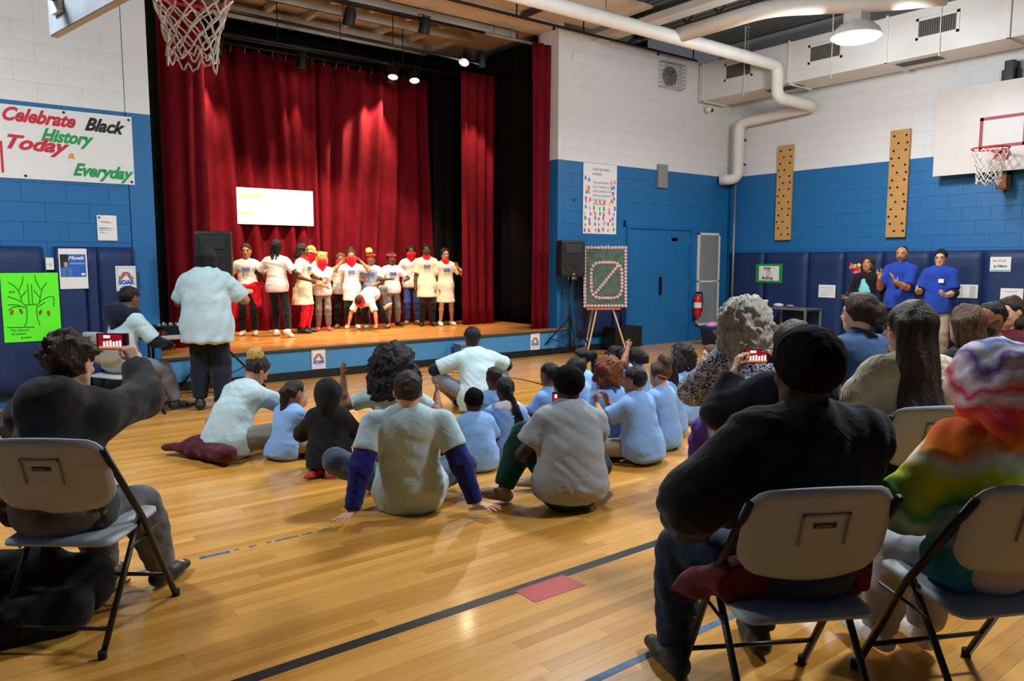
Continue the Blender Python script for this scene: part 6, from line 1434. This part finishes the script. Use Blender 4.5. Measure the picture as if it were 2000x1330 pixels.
kid((6.22, 4.72), 300, 'pupil with light skin peeping past the grey-haired woman', ('short', HM, dict(g=.9)), 1.16, 'l')
kid((6.36, 4.50), 280, 'pupil in profile right of the grey-haired woman', ('short', HM, dict(g=1.0)), 1.2, 'm')
kid((6.80, 4.25), 320, 'brown-haired pupil far behind the phone', ('bob', HM, dict(L=.08)), 1.24, 'm')
kid((7.25, 4.02), 320, 'dark curly pupil far behind the denim shirt', ('curly', HD, dict(B=.46, L=.02, n=.5)), 1.22, 'm')
# ================================================================== LEFT SIDE
# boy at the audio table
P_((1.44, 8.02), 68, 'boy in pale tee over navy hoodie seated at the audio table', pose_chair(1.55, 1.0, sk='d3', vox=.011, hs=.215, lean=(6, 16), head=(-4, 6, 0), armR=dict(t=(.16, .40, .66), pole=(1, -.6, -.8), curl=.5), armL=dict(t=(-.12, .42, .76), pole=(-1, -.3, -.6), curl=.4), hair=('short', HB, dict(g=.9, nape=-.22, ears=True)), shirt=(TB, dict(sleeve=.9, hem=.05, e=.018, loose=.02)), under=(NVD, dict(sleeve=1.95, hem=0, e=.006, hood=True, name='navy_hoodie', sl_w=1.1)), pants=(JG, dict(e=.014, wide=1.1)), shoes=SHB))
# woman standing with her back turned
P_((2.19, 7.86), 30, 'woman standing with her back turned in a pale tee and dark jeans', pose_stand(1.68, 1.25, sk='m', vox=.010, hs=.23, sw=.100, lean=(2, 4), belly=.4, head=(4, 4, 0), face=False, armR=dict(t=(.16, .30, 1.18), pole=(1, -.5, -.6), dir=(-.2, .8, .6), palm=(-1, .2, .1)), armL=dict(t=(-.10, .30, 1.14), pole=(-1, -.3, -.6)), hair=('bob', HB, dict(L=.15, wd=1.15)), shirt=(TB, dict(sleeve=.85, hem=.11, e=.02, loose=.03, flare=.006, wr=.018, fq=17)), pants=(JD, dict(e=.012, wide=1.2)), shoes=SHB))
# hooded woman filming
P_((.40, 3.42), 40, 'woman in a dark hooded sweatshirt filming with a phone at the left', pose_chair(1.48, 1.12, sk='l', chair=(.446, 3.46, 39), vox=.007, bvox=.005, hs=.225, sw=.104, pelvis=(-.06, .0, .515), lean=(-3, 27), head=(4, 4, 0), neck=.035, armR=dict(t=(.03, .48, 1.035), pole=(1, -.1, -.9), dir=(-.55, .3, .78), palm=(-.7, .6, -.35), curl=.55), armL=dict(t=(-.25, .36, .95), pole=(-1, -.2, -1), curl=.5), hair=('short', hairmat('hair_mussed_brown', rgb(58, 42, 32)), dict(g=1.6, mess=.04, nape=-.36, ears=True)), shirt=(CH, dict(sleeve=1.93, hem=.03, e=.022, loose=.02, hood=True, name='hoodie', wr=.014, sl_w=1.12)), under=(fabric('undershirt_grey', rgb(140, 138, 136)), dict(sleeve=0, hem=.07, e=.016, loose=.03, lower=True, name='undershirt')), pants=(fabric('camouflage_grey', rgb(96, 96, 98), var=.8), dict(e=.014, wide=1.2)), shoes=SHB, boot=.05))
phone((.668, 3.935, 1.125), 40, .155, .078, 'phone with red case held up by the hooded woman', case=mat('phone_case_red', rgb(150, 40, 30)))
# ================================================================== RIGHT SIDE AUDIENCE
def ex(K, sp, t, vox):
    F = Field(); F.cone((-.20, -.06, .50), (-.27, .06, .43), .075, .05, k=.05, flat=((0, 0, 1), .7)); F.cone((-.27, .06, .43), (-.33, .10, .40), .05, .012, k=.04); F.cone((-.17, -.09, .50), (.17, -.09, .50), .075, k=.04); F.cone((-.17, -.07, .46), (.17, -.07, .46), .06, k=.04); F.clip((0, -.165, .70), (0, -math.cos(.268), -math.sin(.268))); F.clip((0, 0, .36), (0, 0, -1)); field_obj('red_jacket_skirt', F, vox, fabric('red_lining', rgb(84, 15, 26)), t, (.012, 26, 4), 1)
    for s_ in (1, -1): F = Field(); c = K.S[s_] * .55 + K.N * .45 + K.T2 * .045 - K.F2 * .02; F.ell(c, V3(.035, .02, .018), None); field_obj('white_lining_patch', F, vox * .7, TW, t, None, 1)
P_((2.17, 1.36), 30, 'spectator with close black hair in a black jacket on the front chair', pose_chair(1.57, 1.08, sk='d1', vox=.007, hs=.24, sw=.106, pelvis=(.045, -.03, .535), lean=(-8, 1), head=(-22, 4, 0), armL=dict(t=(-.27, .14, .62), pole=(-1, -.7, -.2), curl=.4), armR=dict(t=(.16, .30, .64), pole=(1, -.5, -.4)), legL=dict(t=(-.27, .26, .075), pole=(-.55, 1, .8)), legR=dict(t=(.10, .36, .075), pole=(.1, 1, 1)), hair=('short', HA, dict(g=2.2, nape=-.3, rough=.018, line=.22)), chair=(2.17, 1.36, 30), shirt=(fabric('jacket_black', rgb(19, 19, 21)), dict(sleeve=1.92, hem=.0, e=.034, loose=.02, collar=True, name='jacket', wr=.016, sl_w=1.25)), under=(fabric('red_lining', rgb(84, 15, 26)), dict(sleeve=0, hem=.06, e=.022, loose=.03, flare=.015, lower=True, name='red_jacket_hem')), pants=(fabric('jeans_dark_blue', rgb(34, 46, 68)), dict(e=.014, wide=1.1)), shoes=SHB, boot=.06, extra=ex))
# child in tie-dye
def ex(K, sp, t, vox): hood_up(K, t, vox, TIE, (.02, 22, 4), 1.2)
P_((2.74, .97), 27, 'child wearing a rainbow tie-dye hoodie with the hood up', pose_chair(1.40, 1.06, sk='d3', vox=.008, hs=.225, pelvis=(.0, -.03, .535), lean=(0, 5), head=(-12, 6, 0), features=False, armL=dict(t=(-.13, .19, .66), pole=(-1, -.6, -.3)), armR=dict(t=(.14, .24, .62), pole=(1, -.5, -.4)), legL=dict(t=(-.11, .36, .08), pole=(-.1, 1, 1)), legR=dict(t=(.07, .34, .08), pole=(.1, 1, 1)), hair=('short', HB), shirt=(TIE, dict(sleeve=1.92, hem=.05, e=.026, loose=.02, name='hoodie', wr=.016, sl_w=1.3)), pants=(fabric('joggers_pale_grey', rgb(176, 174, 180)), dict(e=.016, wide=1.2)), shoes=SHW, chair=(2.72, .99, 27), extra=ex))
# woman with long hair in cream sweater
P_((3.76, 1.70), 33, 'woman with very long dark hair in a cream cable-knit sweater', pose_chair(1.61, 1.06, sk='l2', vox=.008, hs=.235, pelvis=(-.03, -.04, .545), lean=(-3, 2), head=(-48, 2, 0), hair=('long', hairmat('hair_long_ash', rgb(58, 47, 38), stretch=(16, 16, 1.2)), dict(L=.46, wd=1.1, line=.26, g=1.7, tip=1.9, fwd=-.11)), chair=(3.76, 1.70, 33), shirt=(CR, dict(sleeve=1.92, hem=.06, e=.022, loose=.02, name='sweater', sl_w=1.2)), pants=(BK, {}), shoes=SHB))
# person filming, hidden behind the black jacket
P_((3.22, 2.02), 32, 'person in a dark jacket holding up a phone with both hands', pose_chair(1.44, 1.0, sk='l', chair=(3.22, 2.02, 32), vox=.008, bvox=.006, hs=.22, pelvis=(-.0, -.05, .53), lean=(-5, 2), head=(-14, 6, 0), face=False, armL=dict(t=(-.23, .09, .965), pole=(-.55, -.2, -1), dir=(.35, .3, .85), palm=(.9, .2, -.2), curl=.5), armR=dict(t=(.03, .12, .99), pole=(1, -.2, -1), dir=(-.5, .4, .7), palm=(-.9, .2, -.2), curl=.5), hair=('short', HM, dict(g=1.6, nape=-.36)), shirt=(fabric('jacket_dark_navy', rgb(22, 25, 34)), dict(sleeve=1.93, hem=.04, e=.022, loose=.015, name='jacket', sl_w=1.2)), pants=(BK, {}), shoes=SHB))
phone((3.237, 2.204, 1.032), 38, .145, .072, 'dark phone held up in front of the grey-haired woman')
# grey-haired woman
P_((3.84, 2.74), 34, 'woman with bushy grey hair in a black and white scroll-print top', pose_chair(1.48, 1.25, sk='l', chair=(3.93, 2.70, 34), vox=.009, hs=.225, pelvis=(.06, -.04, .53), lean=(2, 8), roll=-5, head=(-8, 4, 0), face=False, armL=dict(t=(-.16, .28, .62), pole=(-1, -.5, -.3)), hair=('curly', HG, dict(B=.57, L=.20, seed=6, n=1.6)), shirt=(PAT, dict(sleeve=1.6, hem=.07, e=.02, loose=.03, flare=.02, name='print_top', sl_w=1.25)), pants=(PUR, dict(e=.016, wide=1.2)), shoes=SHB))
# denim shirt
P_((4.60, 2.38), 18, 'person in a blue denim shirt with dark hair and a lanyard', pose_chair(1.56, 1.1, sk='l2', chair=(4.58, 2.34, 34), vox=.010, hs=.23, lean=(4, 8), head=(-26, 0, 0), hair=('bun', HD, dict(at=(.12, -.40, -.05), br=.32, g=1.7, nape=-.40)), shirt=(DN, dict(sleeve=1.5, hem=.05, e=.016, collar=True)), pants=(BK, {}), shoes=SHB))
P_((5.0, 1.95), 10, 'woman with mid-length brown hair behind the tie-dye hood', pose_chair(1.44, 1.0, sk='l', vox=.011, hs=.225, head=(-10, 2, 0), face=False, hair=('long', HM, dict(L=.30, wd=1.15)), shirt=(BK, dict(sleeve=1.5, hem=.05)), pants=(BK, {}), shoes=SHB))
def ex(K, sp, t, vox): glasses(K, t); beard(K, t, vox, HB)
P_((5.58, 2.02), 295, 'bearded man with glasses in a pale shirt at the right edge', pose_chair(1.42, 1.1, sk='d3', vox=.011, hs=.222, head=(0, 6, 0), chair=(5.58, 2.02, 295), hair=('short', HB, dict(g=.4, line=.1, ears=True)), shirt=(TB, dict(sleeve=.7, hem=.05)), pants=(BK, {}), shoes=SHB, extra=ex))
P_((6.36, 2.18), 290, 'smiling woman with dark hair at the far right edge', pose_chair(1.46, 1.0, sk='l', vox=.011, hs=.22, head=(0, 4, 0), chair=(6.36, 2.18, 290), hair=('bob', HD, dict(L=.10, ears=True)), shirt=(MAR, dict(sleeve=1.5, hem=.05)), pants=(BK, {}), shoes=SHB))
# three adults standing at the wall
def ex(K, sp, t, vox):
    F = Field(); H = K.H; e = .012
    F.cone(K.P + K.F1 * .030 * H, K.W + K.F2 * .03 * H, .066 * H, .06 * H, k=.04, flat=(K.F2, .75)); F.cone(K.W + K.F2 * .03 * H, K.N - K.T2 * .06 * H + K.F2 * .030 * H, .06 * H, .05 * H, k=.04, flat=(K.F2, .8)); field_obj('teal_top', F, vox, TEAL, t, (.006, 30, 2), 1)
P_((11.62, 6.0), 262, 'smiling woman in black cardigan over a teal top at the wall', pose_stand(1.60, 1.0, sk='m', vox=.010, hs=.225, head=(-6, -4, 0), armR=dict(t=(.20, .26, .92), pole=(.4, -.8, -.8), dir=(.4, .8, .2)), hair=('long', HD, dict(L=.26, ears=True)), shirt=(BK, dict(sleeve=1.9, hem=.10, e=.010, name='cardigan')), pants=(BK, {}), shoes=SHB, extra=ex))
def ex(K, sp, t, vox): beard(K, t, vox, hairmat('hair_grey_beard', rgb(90, 84, 78))); MB().box(tuple(K.W + K.F1 * .16 + V3(-.03, 0, -.02)), tuple(K.W + K.F1 * .17 + V3(.03, 0, .06))).build('id_badge', M_BLACK, t); MB().tube([K.N + K.F2 * .10 - K.T2 * .08, K.W + K.F1 * .165 + V3(0, 0, .06)], .004, 5).build('lanyard', TW, t)
P_((11.62, 5.48), 262, 'bald bearded man in royal blue polo clapping at the wall', pose_stand(1.76, 1.08, sk='m', vox=.010, hs=.235, head=(-4, -4, 0), armR=dict(t=(.20, .32, 1.24), pole=(.35, -.4, -1), dir=(.0, .2, 1), palm=(-.6, .9, 0), curl=.1, spread=.15), armL=dict(t=(-.04, .38, 1.20), pole=(-.3, -.4, -1), dir=(.3, .3, .9), palm=(1, 0, 0), curl=.3), hair=('short', HB, dict(g=.2, line=-.05)), shirt=(ROY, dict(sleeve=.85, hem=.07, e=.014, loose=.02, collar=True, wr=.005)), pants=(BK, {}), shoes=SHB, extra=ex))
def ex(K, sp, t, vox): glasses(K, t); c = K.W + (K.N - K.W) * .45 + K.F2 * .16 - K.X2 * .06; MB().box(tuple(c + V3(-.035, -.012, -.025)), tuple(c + V3(.035, .004, .03))).build('name_badge', TW, t)
P_((11.62, 4.92), 262, 'man with glasses in royal blue tee and chest badge at the wall', pose_stand(1.70, 1.12, sk='l', vox=.010, hs=.23, head=(-4, 2, 0), belly=.3, armR=dict(t=(.20, .34, 1.08), pole=(.35, -.6, -1), dir=(-.2, 1, .3), palm=(-1, 0, .2), curl=.3), armL=dict(t=(-.16, .32, 1.02), pole=(-.35, -.6, -1), dir=(.2, 1, .3), palm=(1, 0, .2), curl=.3), hair=('short', HB, dict(g=1.0, ears=True)), shirt=(ROY, dict(sleeve=.8, hem=.08, e=.016, loose=.02, wr=.005)), under=(NVD, dict(sleeve=1.5, hem=0, e=.004, name='navy_undershirt')), pants=(KH, {}), shoes=SHB, extra=ex))
# ================================================================== PERFORMERS
SZ = .412
def perf(loc, hd, label, H, sk, hair, shirt, pants, shoes, ex_=None, prt=True, **k):
    def e2(K, sp, t, vox):
        if prt: chest_print(K, t)
        if ex_: ex_(K, sp, t, vox)
    so = dict(sleeve=.8, hem=.05, e=.012, loose=.02, wr=.007); so.update(k.pop('so', {})); po = dict(e=.008); po.update(k.pop('po', {}))
    d = pose_stand(H, .92, sk=sk, vox=.0095, bvox=.0085, hs=.205, hair=hair, shirt=(shirt, so), pants=(pants, po) if pants else None, shoes=shoes, extra=e2); d.update(k)
    return P_(loc, hd, label, d, z=SZ, group='children performing on the stage')
def band_r(K, sp, t, vox): headband(K, t, vox, RD, .18, .38)
def scarf_r(K, sp, t, vox): scarf(K, t, vox, RD)
def mask_r(K, sp, t, vox): facemask(K, t, vox, RD)
def ex(K, sp, t, vox):
    F = Field(); H = K.H; F.cone(K.P - K.X0 * .05 * H + K.T1 * .02, K.P + K.X0 * .05 * H + K.T1 * .02, .10 * H, k=.03, flat=(K.T1, .6)); F.cone(K.P + K.X0 * .1 * H, K.P + K.X0 * .15 * H - V3(0, 0, .38), .045 * H, .05 * H, k=.03, flat=(K.F1, .5)); F.cone(K.P - K.X0 * .07 * H + K.F1 * .06, K.P - K.X0 * .10 * H + K.F1 * .07 - V3(0, 0, .22), .06 * H, .05 * H, k=.03, flat=(K.F1, .5)); field_obj('tied_shirt', F, vox, RD, t, (.012, 26, 1), 1)
perf((3.70, 11.15), 205, 'performer at the far left with a red shirt tied round her waist', 1.34, 'm', ('bun', HD, dict(at=(.15, -.38, .0), br=.14, g=.7, ears=True)), TW, BK, SHW, ex, armR=dict(t=(.34, .12, .98), pole=(.6, -.5, -1), dir=(.2, .2, 1), palm=(0, 1, 0), curl=.2), armL=dict(t=(-.36, .10, .72), pole=(-1, -.5, .2), dir=(-.4, .6, .2), curl=.3))
perf((3.98, 10.72), 40, 'braided performer with her back turned stepping in white shoes', 1.40, 'd1', ('braids', HB, dict(L=.27, nb=16)), TW, BK, SHW, None, False, armR=dict(t=(.22, .12, .78), pole=(1, -.9, -.1), curl=.4), armL=dict(t=(-.26, .20, .80), pole=(-1, -.5, -.3), curl=.4), legR=dict(t=(.20, -.16, .075), pole=(.1, 1, 0), toe=(.5, .6, -.5)), legL=dict(t=(-.05, .06, .06), pole=(0, 1, 0)))
perf((4.48, 11.02), 130, 'performer in a long white shirt and red leggings seen from the side', 1.35, 'd2', ('long', HB, dict(L=.10, ears=True)), TC, RD, SHB, scarf_r, so=dict(hem=.20, flare=.03, loose=.03), armR=dict(t=(.16, .16, .80), pole=(1, -.9, -.2)), armL=dict(t=(-.14, .22, .82), pole=(-1, -.6, -.3)))
perf((4.80, 11.42), 215, 'performer behind with one arm over a blond head and red bandana', 1.32, 'm', ('short', HY, dict(g=1.5)), TW, BK, SHW, mask_r, False, armL=dict(t=(-.05, .10, 1.22), pole=(-1, .2, .4), dir=(1, 0, .1), palm=(0, .3, -1)), armR=dict(t=(.20, .22, .62), pole=(1, -.6, -.2)))
perf((4.89, 11.22), 200, 'small performer in grey leggings and pink shoes with face covered', 1.20, 'm', ('bob', HY, dict(L=.06)), TW, fabric('leggings_silver', rgb(120, 116, 108)), SHP, mask_r, False, armR=dict(t=(-.02, .22, .70), pole=(1, -.3, -.7)), armL=dict(t=(.10, .22, .72), pole=(-1, -.3, -.7)))
perf((5.34, 11.50), 205, 'performer at the back with face covered and black trousers', 1.20, 'd3', ('short', HM, dict(g=1.0)), TW, BK, SHT, mask_r, False)
perf((5.41, 11.26), 205, 'performer pulling a red bandana over her nose with both hands', 1.26, 'm', ('bun', HD, dict(at=(0, -.1, .55), br=.18, g=.8)), TW, BK, SHW, mask_r, True, so=dict(hem=.16, flare=.01), armR=dict(t=(.15, .14, 1.08), pole=(1, .2, -1), dir=(-.5, -.1, .7), palm=(-1, 0, 0), curl=.6), armL=dict(t=(-.15, .14, 1.08), pole=(-1, .2, -1), dir=(.5, -.1, .7), palm=(1, 0, 0), curl=.6))
# boy bent over with both hands on the boards
perf((5.55, 10.92), 228, 'boy in white tee bent over with both hands on the stage', 1.22, 'm', ('short', HD, dict(g=.5)), TW, BK, SHT, band_r, False, pelvis=(0, -.05, .56), lean=(95, 122), head=(0, 70, 0), neck=.02, armR=dict(t=(.24, .34, .06), pole=(1, .2, .2), dir=(.2, .9, -.3), palm=(0, -.2, -1), curl=.1), armL=dict(t=(-.24, .34, .06), pole=(-1, .2, .2), dir=(-.2, .9, -.3), palm=(0, -.2, -1), curl=.1), legR=dict(t=(.16, -.30, .06), pole=(0, 1, .2)), legL=dict(t=(-.18, -.34, .06), pole=(0, 1, .2)))
perf((5.73, 11.20), 210, 'performer with a yellow bun and red headband lifting one knee', 1.22, 'd3', ('bun', HB, dict(at=(.12, -.12, .55), br=.27, m2=HYB, g=.7)), TS, fabric('trousers_grey', rgb(112, 114, 112)), SHW, band_r, armR=dict(t=(.10, .20, .78), pole=(1, -.6, -.4), curl=.6), armL=dict(t=(-.06, .22, .70), pole=(-1, -.6, -.4), curl=.6), legL=dict(t=(-.22, .20, .36), pole=(-.5, 1, .6), toe=(-.6, .5, .5)))
perf((6.02, 11.05), 195, 'boy with a red headband grinning in grey trousers', 1.22, 'd2', ('short', HB, dict(g=1.0)), TW, fabric('trousers_grey', rgb(112, 114, 112)), SHB, band_r, armR=dict(t=(.10, .20, .80), pole=(1, -.6, -.4), curl=.6), armL=dict(t=(-.18, .20, .78), pole=(-1, -.6, -.4), curl=.6), legL=dict(t=(-.12, -.12, .06), toe=(-.4, 1, 0)))
perf((6.62, 11.45), 205, 'performer in blue jeans pointing sideways from behind', 1.36, 'd2', ('short', HB, dict(g=.8)), TW, JB, SHT, mask_r, False, armR=dict(t=(.38, .10, .88), pole=(.4, -.5, -1), dir=(.8, .1, -.3), curl=.3))
perf((6.64, 10.98), 205, 'tall performer with a side ponytail in a long white shirt', 1.38, 'd2', ('pony', HB, dict(at=(-.12, -.42, .30), L=.22, pw=1.5, bow=.1, ears=True)), TC, BK, SHB, scarf_r, so=dict(hem=.17, flare=.02, loose=.03), armR=dict(t=(.20, .06, .60), pole=(.4, -1, 0)), armL=dict(t=(-.22, .06, .60), pole=(-.4, -1, 0)))
perf((6.93, 10.86), 195, 'barelegged performer in a long white tee at the right end', 1.30, 'm', ('short', HB, dict(g=1.2, nape=-.35)), TC, None, SHW, scarf_r, so=dict(hem=.22, flare=.02, loose=.03), armL=dict(t=(-.18, .14, .98), pole=(-1, -.6, -1), dir=(.3, .1, 1), palm=(.5, .8, 0), curl=.5), legR=dict(t=(.10, .04, .052)), legL=dict(t=(-.12, -.02, .052)))
# ================================================================== LOOSE THINGS
bg = thing('black_bag', (.22, 3.62, 0), 0, 'big black bag lying under the left folding chair', 'bag')
F = Field(); F.cone((-.24, 0, .12), (.22, .02, .11), .14, .13, k=.05); F.cone((-.2, -.12, .08), (.15, -.16, .08), .10, .09, k=.06); F.cone((-.1, 0, .2), (.08, .02, .21), .12, .1, k=.06); F.clip((0, 0, .003), (0, 0, -1)); field_obj('bag_body', F, .009, fabric('bag_nylon', rgb(17, 18, 20)), bg, (.02, 18, 3), 1)
MB().tube([(.25, .0, .12), (.33, .02, .05), (.36, .10, .012), (.44, .18, .010)], .011, 6, flat=.35).build('bag_strap', M_BLACK, bg, smooth=True)
pg = random.Random(2)
V = [(2.69 + .035 * math.cos(a) * pg.uniform(.7, 1.2), 1.36 + .022 * math.sin(a) * pg.uniform(.7, 1.2)) for a in [i * PI / 4 for i in range(8)]]
tape('paper_scrap', [V], .004, M_PAPER, 'small torn scrap of white paper on the floor between the front chairs', 'paper')
